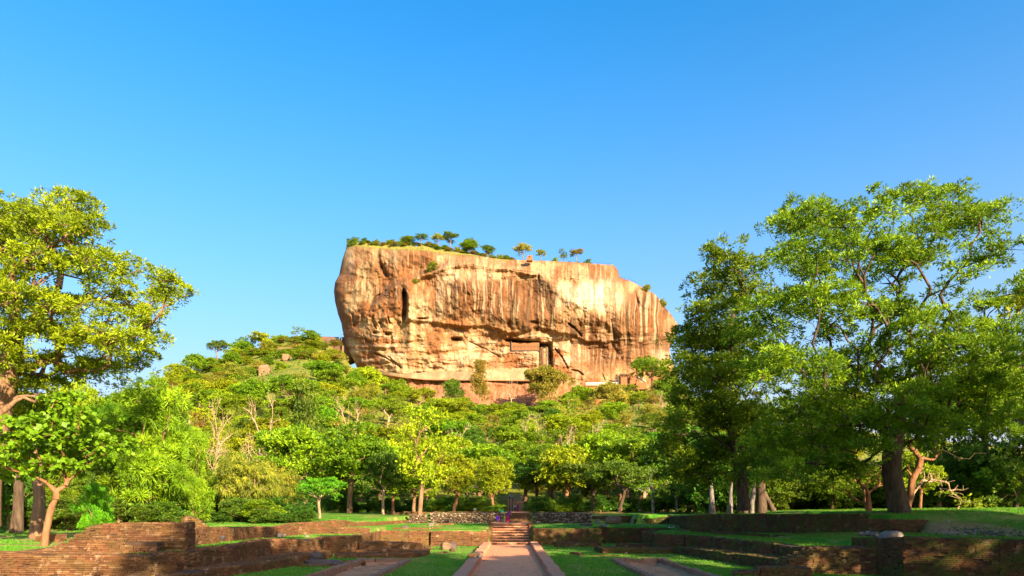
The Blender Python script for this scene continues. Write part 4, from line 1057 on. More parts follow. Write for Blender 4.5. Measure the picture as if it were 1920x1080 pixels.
giant('rain_tree', 'broad dense tree whose crown joins the left edge of the giant right tree', [(1395, 958), (1392, 900), (1385, 850), (1370, 800)],
      [(1348, 492, 38, 26), (1385, 520, 42, 30), (1330, 545, 40, 28), (1400, 570, 45, 32), (1330, 600, 45, 32), (1300, 650, 40, 36), (1365, 650, 55, 36), (1290, 705, 40, 36), (1345, 720, 60, 40), (1415, 720, 50, 40),
       (1295, 770, 45, 36), (1370, 790, 62, 38), (1440, 800, 50, 40), (1250, 800, 34, 26), (1270, 850, 45, 30), (1345, 860, 60, 30), (1430, 870, 50, 26), (1300, 895, 50, 24), (1400, 905, 50, 18)],
      66.0, 'leaf_green', 'bark_dark', 202, 0.55, crad=1.3, size=0.34, dens=5.0, depth=6, tmin=0.76, n=230)
giant('rain_tree', 'giant yellow-green tree leaning into the picture from the left edge', [(-30, 985), (-22, 880), (-5, 780), (12, 700), (30, 640)],
      [(130, 400, 58, 34), (105, 440, 70, 40), (175, 450, 42, 36), (20, 430, 62, 50), (-50, 440, 60, 50), (60, 500, 80, 32), (160, 510, 60, 30), (245, 515, 50, 26), (300, 545, 46, 26), (335, 560, 26, 22), (210, 560, 50, 24),
       (20, 570, 62, 34), (-40, 560, 60, 50), (110, 585, 55, 26), (280, 600, 30, 22), (60, 640, 80, 34), (150, 640, 60, 30), (225, 640, 50, 34), (285, 640, 26, 34), (265, 690, 36, 26), (120, 695, 80, 26), (200, 705, 50, 22), (240, 670, 50, 36), (270, 620, 36, 28), (200, 605, 50, 26), (245, 580, 40, 24), (180, 660, 50, 30), (290, 570, 40, 24), (-30, 680, 60, 50), (60, 730, 70, 24)],
      50.0, 'leaf_yellow', 'bark_brown', 203, 0.85, dens=3.8, tmin=0.70, n=270, size=0.25, hints=[(60, 600, 0), (110, 540, 1), (170, 560, 0), (70, 740, -1), (40, 745, -2)], k=0.3)

def hz(x, y): return float(gz(np.array([x]), np.array([y]))[0])
def T(px, top, hw, Y, kind, seed, leaf, bark, label, name='tree', base=None, group=None, hscale=1.0):
    x = (px-960)/FPX*Y; z = hz(x, Y) if base is None else EYE-(base-958)/FPX*Y
    ztop = EYE-(top-958)/FPX*Y
    return plant(kind, seed, x, Y, z-0.15, (ztop-z)*hscale, hw/FPX*Y, leaf, bark, label, name, group)

# --- trees one can point at
T(285, 730, 100, 62, 'feather', 1, 'leaf_bright', 'bark_brown', 'bright feathery green tree behind the left brick walls')
T(205, 760, 90, 72, 'feather', 2, 'leaf_bright', 'bark_brown', 'second bright feathery tree between the left giant and its feathery neighbour')
T(360, 800, 60, 66, 'feather', 3, 'leaf_bright', 'bark_brown', 'lower feathery green tree right of the bright feathery one')
T(175, 905, 42, 43, 'feather', 2, 'leaf_bright', 'bark_brown', 'bright feathery sapling just behind the stair-stepped brick wall', 'sapling')
T(455, 850, 62, 74, 'drape', 1, 'leaf_olive', 'bark_pale', 'olive drooping tree with pale twisted stems behind the left wall')
T(515, 862, 52, 80, 'drape', 2, 'leaf_olive', 'bark_brown', 'right-hand olive drooping tree next to the small bright tree')
T(395, 880, 50, 78, 'drape', 3, 'leaf_green', 'bark_brown', 'leafy green tree low behind the left wall beside the feathery trees')
T(572, 722, 62, 128, 'tall', 1, 'leaf_dark', 'bark_brown', 'tall dark green tree rising above the left-centre trees')
T(560, 800, 75, 104, 'round', 1, 'leaf_green', 'bark_dark', 'rounded olive-green tree below the tall dark one')
T(655, 795, 90, 98, 'round', 2, 'leaf_green', 'bark_brown', 'wide domed green tree left of the centre with a thick short trunk')
T(600, 893, 46, 77, 'umbrella', 1, 'leaf_bright', 'bark_pale', 'small vivid green umbrella tree with many pale stems at left centre')
T(718, 850, 48, 92, 'round', 3, 'leaf_dark', 'bark_pale', 'dark rounded tree leaning beside the tall tree left of the path')
T(690, 880, 50, 110, 'loose', 2, 'leaf_dark', 'bark_brown', 'dark loose tree filling the gap behind the rounded dark one')
T(786, 778, 78, 84, 'loose', 1, 'leaf_yellow', 'bark_brown', 'tall forked tree standing by the left rubble wall')
T(775, 850, 60, 96, 'round', 4, 'leaf_green', 'bark_brown', 'green tree behind the tall forked tree by the rubble wall')
T(850, 850, 58, 95, 'round', 5, 'leaf_yellow', 'bark_orange', 'round yellow-green tree with a short curved orange trunk left of the path')
T(880, 862, 45, 108, 'loose', 3, 'leaf_yellow', 'bark_pale', 'light tree with a thin pale trunk beside the small kiosk box')
T(925, 858, 45, 118, 'round', 6, 'leaf_yellow', 'bark_orange', 'yellow-green tree left of the two globe lamps')
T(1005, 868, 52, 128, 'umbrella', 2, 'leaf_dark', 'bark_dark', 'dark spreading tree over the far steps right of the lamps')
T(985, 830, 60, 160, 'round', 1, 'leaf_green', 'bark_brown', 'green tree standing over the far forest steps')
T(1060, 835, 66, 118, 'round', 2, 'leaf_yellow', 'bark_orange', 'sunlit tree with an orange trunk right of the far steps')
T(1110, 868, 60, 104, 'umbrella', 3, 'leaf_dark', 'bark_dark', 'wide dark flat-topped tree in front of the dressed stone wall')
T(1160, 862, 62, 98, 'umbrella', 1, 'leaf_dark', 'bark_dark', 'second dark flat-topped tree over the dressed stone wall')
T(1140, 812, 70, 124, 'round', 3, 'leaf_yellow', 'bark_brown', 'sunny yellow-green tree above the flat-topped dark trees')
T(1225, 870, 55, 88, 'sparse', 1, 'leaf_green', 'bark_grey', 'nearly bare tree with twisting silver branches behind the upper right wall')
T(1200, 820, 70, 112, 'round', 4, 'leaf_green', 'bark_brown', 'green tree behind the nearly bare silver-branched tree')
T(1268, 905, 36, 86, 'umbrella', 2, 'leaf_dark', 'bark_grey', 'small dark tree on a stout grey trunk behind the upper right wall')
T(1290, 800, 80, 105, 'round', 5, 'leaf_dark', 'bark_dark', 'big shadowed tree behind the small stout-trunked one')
T(1375, 815, 80, 100, 'tall', 2, 'leaf_dark', 'bark_dark', 'dark tall tree behind the silver dead trunks')
T(1455, 880, 45, 92, 'loose', 4, 'leaf_green', 'bark_brown', 'small sunny tree in the gap right of the silver dead trunks')
T(1480, 800, 80, 112, 'round', 6, 'leaf_green', 'bark_dark', 'rounded tree under the middle of the giant right crown')
T(1560, 870, 60, 80, 'bush', 1, 'leaf_green', 'bark_brown', 'leafy bush tree left of the orange-stemmed tree', 'bush_tree')
T(1625, 865, 50, 62, 'sparse', 2, 'leaf_yellow', 'bark_orange', 'thin tree with glowing orange stems just left of the giant right trunk')
T(1725, 850, 52, 66, 'loose', 1, 'leaf_yellow', 'bark_orange', 'sunlit curving orange-trunk tree just right of the giant right trunk')
T(1760, 700, 85, 84, 'loose', 2, 'leaf_yellow', 'bark_pale', 'sunlit yellow-green tree glowing behind the giant right trunk')
T(1560, 740, 85, 100, 'round', 1, 'leaf_yellow', 'bark_pale', 'sunny tree seen through the gaps of the giant right crown')
T(1850, 640, 95, 82, 'round', 2, 'leaf_dark', 'bark_dark', 'dark dense tree at the right edge behind the giant')
T(1935, 560, 100, 74, 'loose', 3, 'leaf_yellow', 'bark_dark', 'yellow-green topped tree cut by the right edge of the picture')
T(1905, 800, 85, 68, 'bush', 2, 'leaf_dark', 'bark_dark', 'black-green thicket tree low at the right edge', 'bush_tree')
T(1815, 835, 70, 72, 'bush', 3, 'leaf_dark', 'bark_dark', 'dark thicket tree behind the bare arching twigs', 'bush_tree')
T(1700, 870, 60, 86, 'bush', 1, 'leaf_green', 'bark_dark', 'green thicket behind the foot of the giant right trunk', 'bush_tree')
for i, (a, b, c, Y, kd, sd, lf, lab) in enumerate([
        (30, 800, 80, 66, 'bush', 1, 'leaf_dark', 'dark thicket tree at the left edge under the giant left tree'), (110, 830, 80, 70, 'bush', 2, 'leaf_dark', 'dark thicket tree behind the forked big-leaf tree'),
        (190, 850, 70, 80, 'bush', 3, 'leaf_dark', 'dark thicket behind the feathery sapling'), (300, 880, 70, 84, 'bush', 1, 'leaf_dark', 'dark thicket behind the bright feathery tree'),
        (40, 745, 90, 60, 'round', 3, 'leaf_yellow', 'yellow-green tree between the left giant and the big-leaf tree'), (425, 905, 55, 92, 'bush', 2, 'leaf_dark', 'dark thicket behind the left olive drooping tree'),
        (545, 900, 55, 96, 'bush', 3, 'leaf_dark', 'dark thicket left of the small vivid umbrella tree'), (1350, 900, 50, 104, 'bush', 1, 'leaf_dark', 'dark thicket behind the silver dead trunks'),
        (1520, 890, 60, 96, 'bush', 2, 'leaf_dark', 'dark thicket under the giant right crown, left of the bush tree'), (1250, 915, 45, 106, 'bush', 3, 'leaf_dark', 'dark thicket behind the upper right wall, left of the stout trunk')]):
    T(a, b, c, Y, kd, sd, lf, 'bark_brown', lab, 'bush_tree' if kd == 'bush' else 'tree')

# young tree with big round leaves in front, left
r = np.random.default_rng(311)
Yb = 38.0
tr = np.array([PX(82, 1030, Yb), PX(86, 1000, Yb), PX(92, 970, Yb), PX(97, 950, Yb)])
lob = [(PX(cx, cy, Yb+r.uniform(-1.5, 1.5)), (rx/33.7, rx/33.7, ry/33.7)) for cx, cy, rx, ry in
       [(40, 880, 50, 14), (110, 880, 55, 14), (160, 860, 50, 18), (60, 850, 60, 18), (120, 830, 60, 18), (20, 830, 40, 20), (180, 830, 50, 20), (220, 845, 40, 16), (100, 800, 50, 20), (150, 790, 50, 20), (60, 805, 50, 20), (130, 760, 35, 20), (10, 890, 40, 14), (-20, 860, 40, 30)]]
pts = thin(lobe_points(lob, 7.0, r, 0.4), 0.5)
hint = np.array([PX(87, 905, Yb-0.3), PX(122, 912, Yb+0.2), PX(105, 935, Yb)])
P, par, cnt, ch = grow(tr, np.concatenate([hint, pts]), r, 0.25, 0.6, 0.07)
Vw, Fw = wood(P, cnt, ch, 0.175, 0.55, 0.012, 1.3)
t = thing('tree', 'slender forked tree with large round leaves at the left front', 'tree', tuple(tr[0]))
link('trunk', mesh_data('trunk', Vw-tr[0], Fw, [M['bark_orange']], True), t)
lv, lf_, la = leaves(pts, np.full(len(pts), 0.6), 70, 0.27, r, 0.6, 0.85, 5, 0.2, up=0.9)
link('crown', mesh_data('crown', lv-tr[0], lf_, [M['leaf_bright']], False, {'v': la*0.8}), t)
# lit stump of a trunk behind it
def trunk_only(label, pts, rad, bark, seed, sides=14, cat='dead trunk', name='dead_trunk', group=None, lump=0.12):
    pts = np.array(pts, float); tt = np.linspace(0, len(pts)-1, 26)
    q = np.stack([np.interp(tt, range(len(pts)), pts[:, k]) for k in range(3)], 1); rr = np.interp(tt, range(len(pts)), rad)
    V, F = tube(q, rr, sides)
    V = V.reshape(len(q), sides, 3)
    a = np.arange(sides)*6.283/sides
    f = 1+lump*2*(fbm(np.cos(a)[None]*2+seed, np.sin(a)[None]*2, tt[:, None]*0.12, seed=seed)-0.5)*2+0.10*np.cos(a*5+seed)[None]*(np.linspace(1, 0.3, len(q))[:, None])
    V = q[:, None]+(V-q[:, None])*f[..., None]
    V[-1] += np.stack([0*a, 0*a, 0.5*rr[-1]*np.sin(a*3+seed)], -1)
    base = pts[0]
    V = V.reshape(-1, 3); capv = q[-1][None]-np.array([[0, 0, rr[-1]*0.4]]); V2 = np.concatenate([V, capv]); n = len(V); s0 = n-sides
    tri = np.array([[s0+j, s0+(j+1) % sides, n] for j in range(sides)])
    return tag(link(name, mesh_data(name, V2-base, [F, tri], [M[bark]], True), None, tuple(base)), label, cat, group)
trunk_only('stout reddish trunk standing just behind the forked big-leaf tree', [PX(68, 1012, 44.5), PX(71, 975, 44.5), PX(74, 940, 44.5), PX(72, 900, 44.5), PX(66, 840, 44.5)], [0.48, 0.40, 0.34, 0.32, 0.3], 'bark_brown', 5, cat='tree', name='old_tree')
trunk_only('grey shaded trunk left of the stout reddish trunk', [PX(30, 1008, 52), PX(34, 960, 52), PX(36, 880, 52)], [0.5, 0.36, 0.3], 'bark_dark', 6, cat='tree', name='old_tree')
trunk_only('silver dead trunk standing alone, leftmost of the dead trunks at right', [PX(1335, 965, 76), PX(1335, 945, 76), PX(1334, 924, 76), PX(1331, 888, 76)], [0.40, 0.30, 0.26, 0.14], 'bark_grey', 8)
trunk_only('silver forked dead trunk with a hollow foot, second from the left', [PX(1366, 966, 76), PX(1369, 950, 76), PX(1370, 925, 76), PX(1373, 895, 76)], [0.34, 0.26, 0.16, 0.09], 'bark_grey', 9)
trunk_only('silver leaning dead trunk beside the widest grey trunk', [PX(1409, 966, 77), PX(1409, 945, 77), PX(1414, 915, 77), PX(1422, 885, 77)], [0.32, 0.28, 0.22, 0.12], 'bark_grey', 10)
trunk_only('widest grey fluted trunk among the dead trunks at right', [PX(1427, 962, 74), PX(1427, 935, 74), PX(1425, 900, 74), PX(1423, 850, 74)], [0.55, 0.46, 0.40, 0.3], 'bark_dark', 11, lump=0.25)
trunk_only('dark leaning trunk right of the widest grey trunk', [PX(1452, 963, 74), PX(1446, 948, 74), PX(1434, 925, 74), PX(1424, 905, 74)], [0.32, 0.26, 0.2, 0.18], 'bark_dark', 12)
trunk_only('dark shaded trunk left of the silver leaning trunk', [PX(1398, 966, 74), PX(1395, 940, 74), PX(1390, 900, 74)], [0.34, 0.3, 0.2], 'bark_dark', 13)
trunk_only('thin glowing orange trunk among the dead trunks', [PX(1387, 963, 82), PX(1386, 945, 82), PX(1384, 920, 82)], [0.17, 0.15, 0.13], 'bark_orange', 14)
trunk_only('sunlit pale trunk behind the right rubble wall', [PX(1165, 958, 100), PX(1164, 945, 100), PX(1163, 925, 100)], [0.2, 0.18, 0.17], 'bark_orange', 15, cat='tree', name='old_tree')
trunk_only('straight slim lit trunk on the lawn left of the tall forked tree', [PX(736, 973, 94), PX(737, 955, 94), PX(737, 930, 94)], [0.22, 0.19, 0.17], 'bark_orange', 16, cat='tree', name='old_tree')

# bare glowing stems round the giant trunk and twigs at its right
def twig_tree(label, trunk, hints, lobes, Yc, R, bark, seed, leaf=None, nl=30, dens=6.0, tmin=0.35, k=0.3, name='bare_tree', lsize=0.26):
    r = np.random.default_rng(seed)
    lob = [(PX(cx, cy, Yc+r.uniform(-1, 1)*1.5), (rx*Yc/FPX, rx*Yc/FPX*0.7, ry*Yc/FPX)) for cx, cy, rx, ry in lobes]
    pts = thin(lobe_points(lob, dens, r, 0.6), tmin)
    tr = np.array([PX(a, b, Yc) for a, b in trunk])
    tg = np.concatenate([np.array([PX(a, b, Yc+c) for a, b, c in hints]), pts]) if hints else pts
    P, par, cnt, ch = grow(tr, tg, r, k, 0.5, 0.10)
    V, F = wood(P, cnt, ch, R, 0.5, 0.02, 1.3)
    t = thing(name, label, 'tree', tuple(tr[0]))
    link('trunk', mesh_data('trunk', V-tr[0], F, [M[bark]], True), t)
    if leaf:
        sel = pts[r.random(len(pts)) < 0.8]
        lv, lf_, la = leaves(sel, np.full(len(sel), 0.6), nl, lsize, r, 0.7, 0.34, 5, 0.2)
        link('crown', mesh_data('crown', lv-tr[0], lf_, [M[leaf]], False, {'v': la}), t)
    return t
twig_tree('curving orange trunk emerging right of the giant dark trunk', [(1697, 958), (1706, 935), (1710, 900), (1722, 878), (1726, 862)], [(1745, 862, 0.3), (1712, 845, 0), (1700, 880, 0)], [(1740, 840, 30, 14), (1700, 835, 20, 12)], 55, 0.26, 'bark_orange', 401, 'leaf_yellow', 40, 3.0)
twig_tree('cluster of glowing orange stems left of the giant dark trunk', [(1630, 966), (1629, 945), (1627, 925)], [(1636, 918, 0), (1655, 910, 0), (1610, 905, 0), (1600, 890, 0), (1643, 893, 0), (1652, 885, 0), (1612, 940, 0.4)], [(1595, 885, 26, 20), (1650, 880, 24, 16), (1610, 900, 30, 30), (1580, 920, 24, 24)], 56, 0.2, 'bark_orange', 402, 'leaf_yellow', 34, 3.5)
twig_tree('tangle of bare pale twigs arching down to the right of the giant trunk', [(1702, 962), (1712, 925), (1730, 900)], [(1745, 905, 0), (1780, 915, 0), (1760, 895, 0), (1800, 935, 0)], [(1760, 905, 34, 20), (1790, 925, 34, 18), (1820, 945, 26, 10), (1740, 890, 30, 16)], 58, 0.13, 'bark_pale', 403, None, 0, 26.0, 0.3)
twig_tree('low drooping yellow-green branch end beside the bare twigs at right', [(1790, 965), (1800, 945)], [], [(1815, 945, 34, 12), (1840, 952, 16, 8), (1790, 930, 20, 10)], 57, 0.06, 'bark_pale', 404, 'leaf_yellow', 60, 6.0, name='shrub')
twig_tree('bare branches jutting below the giant left crown', [(-20, 800), (0, 775), (20, 760)], [(45, 745, 0), (60, 752, 0)], [(40, 745, 34, 16), (70, 740, 20, 10)], 47, 0.2, 'bark_brown', 405, None, 0, 10.0)
for i, (a, b, c, Y, sd, lab) in enumerate([(488, 722, 40, 150, 1, 'pale leafless tree left of the tall dark green tree'), (405, 735, 45, 150, 2, 'pale leafless tree above the bright feathery trees'), (405, 812, 40, 105, 3, 'pale leafless stems right of the bright feathery trees'),
        (655, 740, 40, 190, 4, 'white-branched leafless tree below the left end of the rock'), (986, 768, 26, 215, 1, 'left of two pale leafless trees in the centre of the slope'), (1008, 768, 26, 210, 2, 'right of two pale leafless trees in the centre of the slope'),
        (1068, 790, 30, 190, 3, 'pale leafless tree right of the central pair on the slope'), (1118, 786, 32, 215, 4, 'pinkish leafless tree just below the brown boulder'), (858, 788, 34, 200, 1, 'pinkish leafless tree on the slope right of the tall forked tree'),
        (1240, 730, 28, 330, 2, 'pale leafless tree below the walkway at the right end of the rock'), (1228, 795, 24, 210, 3, 'small leafless tree beside the left edge of the shaded crowns'), (560, 700, 30, 330, 4, 'white crooked leafless tree under the pale rock slab'), (610, 690, 26, 340, 1, 'crooked white-stemmed tree below the brick retaining wall'), (466, 800, 30, 120, 2, 'pale dead tree in front of the left hillside trees'), (960, 700, 20, 400, 3, 'thin reddish leafless tree against the foot of the rock')]):
    T(a, b, c, Y, 'bare', sd, None, 'bark_pale', lab, 'bare_tree')

# --- trees out of frame at right and behind, whose shade crosses the court
r = np.random.default_rng(500)
for i, (x, y, h, hw, kd, sd) in enumerate(SHADE):
    z = hz(x, y)
    plant(kd, sd, x, y, z, h, hw, 'leaf_green', 'bark_dark', ['tall rounded tree', 'spreading tree', 'dense broad tree'][i % 3]+' outside the picture to the right, shading the court', 'shade_tree', 'trees beyond the right side of the court')

# --- the forest on the slope
r = np.random.default_rng(901)
zones = [(-9e9, 400, 'at the far left of the slope'), (400, 560, 'on the left shoulder of the slope'), (560, 720, 'below the left end of the rock'), (720, 880, 'below the left half of the rock'),
         (880, 1040, 'below the middle of the rock'), (1040, 1200, 'below the right half of the rock'), (1200, 1320, 'below the right end of the rock'), (1320, 9e9, 'beyond the giant right tree')]
kinds = [('round', 'leaf_green', 'rounded green tree'), ('round', 'leaf_yellow', 'rounded yellow-green tree'), ('umbrella', 'leaf_yellow', 'flat-topped yellow-green tree'), ('loose', 'leaf_green', 'loose green tree'),
         ('loose', 'leaf_orange', 'orange-tinged tree'), ('tall', 'leaf_dark', 'tall dark green tree'), ('drape', 'leaf_olive', 'olive drooping tree'), ('round', 'leaf_bright', 'bright green tree'), ('sparse', 'leaf_orange', 'sparse orange-yellow tree'), ('umbrella', 'leaf_green', 'flat-topped green tree')]
wts = np.array([.16, .26, .07, .12, .09, .07, .07, .06, .06, .04]); wts /= wts.sum()
placed = []; tries = 0
def depth_tier(Y): return 'near the lawns' if Y < 190 else ('halfway up' if Y < 320 else 'high up')
avoid = [(-262, 500, 22), (1150, 0, 0)]
while len(placed) < 285 and tries < 60000:
    tries += 1
    Y = 1/(1/125.0-r.random()**0.85*(1/125.0-1/476.0)); pxx = r.uniform(60, 1420); x = (pxx-960)/FPX*Y
    dmin = 5.2+Y*0.023
    if any((x-a)**2+((Y-b)*0.8)**2 < dmin**2 for a, b in placed): continue
    if abs(x-0.8) < 4 and Y < 172: continue
    z = hz(x, Y); pyg = 958-(z-EYE)*FPX/Y
    if 455 < pxx < 580 and 400 < Y: continue
    if 1085 < pxx < 1215 and Y > 395: continue
    if 640 < pxx < 1090 and Y > 440: continue
    placed.append((x, Y))
    q = r.choice(len(kinds), p=wts); kd, lf, lab = kinds[q]
    h = (10+5.0*r.random())*(1.0 if Y < 350 else 0.85); hw = h*0.58*(0.85+0.4*r.random())
    zn = next(s for a, b, s in zones if a <= pxx < b)
    if Y > 400: h *= 0.8; hw *= 0.85
    pyt = 958-(z-0.4+h-EYE)*FPX/Y; wpx = hw/Y*FPX
    if any(a-wpx*0.8 < pxx < b+wpx*0.8 and Y < yy and pyt < pt for a, b, yy, pt in [(1118, 1182, 262, 792), (484, 508, 396, 706), (520, 556, 440, 688)]): placed.pop(); continue
    L_ = f'{lab} {depth_tier(Y)} {zn}'
    plant(kd, int(r.integers(1, 5)) if kd not in ('round',) else int(r.integers(1, 5)), x, Y, z-0.4, h, hw, lf, ['bark_brown', 'bark_pale', 'bark_brown'][int(r.integers(3))], L_, 'forest_tree', L_.replace('tree', 'trees'))
# distinctive trees against rock and skyline
for a, b, c, Y, kd, sd, lf, lab in [
        (1025, 688, 42, 440, 'round', 1, 'leaf_orange', 'round orange-tinged tree against the rock right of centre'), (898, 676, 30, 445, 'tall', 2, 'leaf_orange', 'slim orange-green tree against the foot of the rock'),
        (850, 712, 22, 450, 'round', 3, 'leaf_dark', 'small dark tree at the foot of the rock left of the slim orange one'), (1222, 668, 42, 462, 'umbrella', 2, 'leaf_green', 'spreading green tree against the right end of the rock'), (1255, 700, 40, 440, 'round', 2, 'leaf_green', 'leafy tree hiding the foot of the rock at right'),
        (408, 638, 20, 478, 'umbrella', 1, 'leaf_dark', 'dark domed tree on the left skyline'), (455, 634, 26, 482, 'round', 2, 'leaf_green', 'rounded tree on the crest right of the dark domed one'), (490, 626, 26, 482, 'umbrella', 3, 'leaf_yellow', 'spreading tree on the crest with a bare lit trunk'),
        (528, 630, 18, 484, 'round', 4, 'leaf_green', 'small tree on the crest between two taller ones'), (562, 618, 24, 486, 'loose', 1, 'leaf_green', 'tallest tree on the left crest near the rock'), (590, 636, 16, 488, 'sparse', 2, 'leaf_olive', 'thin sparse tree on the crest beside the walkway'),
        (368, 664, 26, 460, 'round', 5, 'leaf_green', 'round tree on the left skyline below the dark domed one'), (335, 684, 28, 440, 'round', 6, 'leaf_yellow', 'yellow-green tree where the left skyline drops'), (305, 700, 26, 420, 'loose', 2, 'leaf_yellow', 'lowest tree on the left skyline by the giant left crown'),
        (640, 668, 40, 420, 'loose', 3, 'leaf_orange', 'orange-yellow tree hiding the left foot of the rock'), (690, 690, 36, 430, 'round', 1, 'leaf_yellow', 'yellow tree at the left foot of the rock'), (745, 712, 30, 440, 'round', 2, 'leaf_bright', 'bright green tree at the foot of the rock under the cleft'),
        (790, 728, 26, 445, 'umbrella', 1, 'leaf_yellow', 'low flat tree at the rock foot right of the bright green one'), (1085, 726, 34, 440, 'round', 3, 'leaf_yellow', 'rounded tree just below the white-railed walkway'), (1150, 720, 36, 425, 'round', 4, 'leaf_orange', 'rounded tree below the brick buttresses at the rock'), (1195, 722, 34, 430, 'loose', 4, 'leaf_yellow', 'yellowish tree below the buttress stairs'),
        (520, 690, 18, 400, 'bush', 1, 'leaf_yellow', 'shrubby tree between the square rock and the pale slab'), (470, 690, 26, 400, 'round', 3, 'leaf_green', 'green tree left of the square rock on the hillside'), (445, 655, 26, 470, 'round', 6, 'leaf_yellow', 'yellow tree just under the crest on the left hill'), (600, 668, 24, 440, 'round', 5, 'leaf_green', 'green tree in front of the brick retaining wall by the rock')]:
    x_ = (a-960)/FPX*Y; zb = min(hz(x_, Y), EYE-(b+2.1*c-958)/FPX*Y); T(a, b, c, Y, kd, sd, lf, 'bark_brown', lab, 'tree', base=958-(zb-EYE)*FPX/Y)
# summit trees
for a, b, c, kd, sd, lf, lab in [
        (664, 447, 12, 'bush', 1, 'leaf_dark', 'dark shrub at the left end of the summit'), (683, 447, 9, 'bush', 2, 'leaf_dark', 'second shrub from the left on the summit'), (705, 450, 10, 'bush', 3, 'leaf_orange', 'brownish bush on the summit left of the trees'),
        (765, 443, 15, 'round', 1, 'leaf_green', 'low dense tree, leftmost of the summit tree group'), (790, 438, 14, 'umbrella', 2, 'leaf_dark', 'dark umbrella tree on the summit, second of its group'), (820, 438, 13, 'umbrella', 1, 'leaf_olive', 'olive tree in the middle of the summit group'),
        (845, 438, 17, 'umbrella', 3, 'leaf_dark', 'largest dark umbrella tree of the summit group'), (882, 448, 20, 'round', 2, 'leaf_bright', 'broad bright green tree right of the summit group'), (914, 461, 13, 'round', 3, 'leaf_dark', 'dark low tree on the sloping summit edge'),
        (979, 457, 18, 'umbrella', 1, 'leaf_orange', 'orange-tinged umbrella tree beside the small summit ruin'), (1015, 469, 11, 'umbrella', 2, 'leaf_olive', 'small lone tree right of the summit ruin'), (1056, 469, 11, 'loose', 1, 'leaf_green', 'left one of the pair of small trees on the right summit'),
        (1081, 469, 13, 'umbrella', 3, 'leaf_orange', 'right one of the pair of small trees on the right summit'), (1103, 486, 10, 'bush', 2, 'leaf_green', 'low bush at the right end of the summit trees'), (1040, 484, 7, 'bush', 1, 'leaf_green', 'tiny bush left of the paired summit trees'), (950, 478, 9, 'bush', 3, 'leaf_green', 'low bush on the slope of the summit left of the orange tree')]:
    yb = 0.14 if a < 960 else 0.05
    i = int(np.argmin(np.abs(pxt-a))); base = CAP[i, 3 if a < 960 else 2]
    Yt = base[1]; ztop = EYE-(b-958)/FPX*Yt
    zb = min(base[2]-0.4, ztop-1.75*c/FPX*Yt)
    plant(kd, sd, (a-960)/FPX*Yt, Yt, zb, max(1.5, ztop-zb), c/FPX*Yt, lf, 'bark_brown', lab, 'summit_tree' if kd != 'bush' else 'summit_shrub')
for a, b, bb, c, lab in [(1213, 533, 548, 9, 'small shrub on the right shoulder of the rock'), (1243, 560, 577, 7, 'shrub clinging to the right edge of the rock'), (812, 491, 512, 11, 'tree growing on the ledge high on the rock face'), (800, 508, 522, 12, 'shrub patch lower on the same rock ledge'), (780, 524, 532, 9, 'lowest shrub trailing along the rock ledge'), (752, 600, 612, 5, 'tuft growing in the crevice below the cleft'), (735, 620, 632, 4, 'small tuft beside the cave holes')]:
    p = rp(a, bb, -0.8); plant('bush', 1+a % 3, p[0], p[1], p[2]-0.5, (bb-b)/FPX*p[1]+0.5, c/FPX*p[1], 'leaf_olive', 'bark_brown', lab, 'ledge_shrub')

r = np.random.default_rng(55)
def SL(fmt, c_, name, a, zs):
    z = next(s for b_, s in zs if a < b_); L = fmt.format(c_)+' '+z
    return L, name, L.replace('shrub', 'shrubs').replace('bush', 'bushes')
def BL(where, q, a):
    z = 'at the left edge' if a < 110 else 'behind the stepped wall' if a < 260 else 'by the jagged pillar' if a < 420 else 'below the drooping trees' if a < 560 else 'left of the dead trunks' if a < 1340 else 'by the dead trunks' if a < 1480 else 'left of the giant trunk' if a < 1660 else 'right of the giant trunk' if a < 1800 else 'at the right edge'
    c_ = (['dark green', 'green', 'blackish green', 'deep green'] if a < 700 else ['dark green', 'green', 'blackish green'])[q % (4 if a < 700 else 3)]
    return f'{c_} leafy bush {where}, {z}', 'bush', f'{c_} bushes {where} {z}'
for q in range(62):
    a = 652+q*7.4+r.normal()*3; i = int(np.argmin(np.abs(pxt-a))); bs = CAP[i, int(r.integers(2, 5))]
    plant('bush', 1+q % 3, bs[0], bs[1], bs[2]-0.5, (2.5+2.2*r.random())*(1 if a < 960 else 0.45), (2.2+2.2*r.random())*(1 if a < 960 else 0.7), ['leaf_olive', 'leaf_green', 'leaf_orange'][q % 3], 'bark_brown', *SL('low {} shrub on the summit', ['olive', 'green', 'rusty'][q % 3], 'summit_shrub', a, [(720, 'at its left end'), (790, 'left of the summit trees'), (870, 'among the summit trees'), (960, 'where the summit slopes down'), (1040, 'around the small ruin'), (9999, 'along the bare right top')]))
for q in range(84):
    a = 285+q*4.2+r.normal()*4; Yq = 400+85*r.random(); xq = (a-960)/FPX*Yq
    plant('bush', 1+q % 3, xq, Yq, hz(xq, Yq)-0.8, 4+3*r.random(), 4.0+3.0*r.random(), ['leaf_olive', 'leaf_green', 'leaf_yellow', 'leaf_orange'][q % 4], 'bark_brown', *SL('rounded {} bush on the left hill', ['olive', 'green', 'yellow-green', 'rusty'][q % 4], 'hill_bush', a, [(390, 'at its low left end'), (480, 'left of the square rock'), (560, 'around the pale slab'), (9999, 'beside the retaining wall')]))
for q in range(44):
    a = -20+q*13.5+r.normal()*6; Yq = (57 if a < 330 else 66)+14*r.random(); xq = (a-960)/FPX*Yq
    plant('bush', 1+q % 3, xq, Yq, hz(xq, Yq)-0.3, (1.3+1.7*r.random())*(2.2 if a < 260 else 1), 1.6+1.3*r.random(), ['leaf_dark', 'leaf_green', 'leaf_dark', 'leaf_dark'][q % 4], 'bark_brown', *BL('behind the left brick walls', q, a))
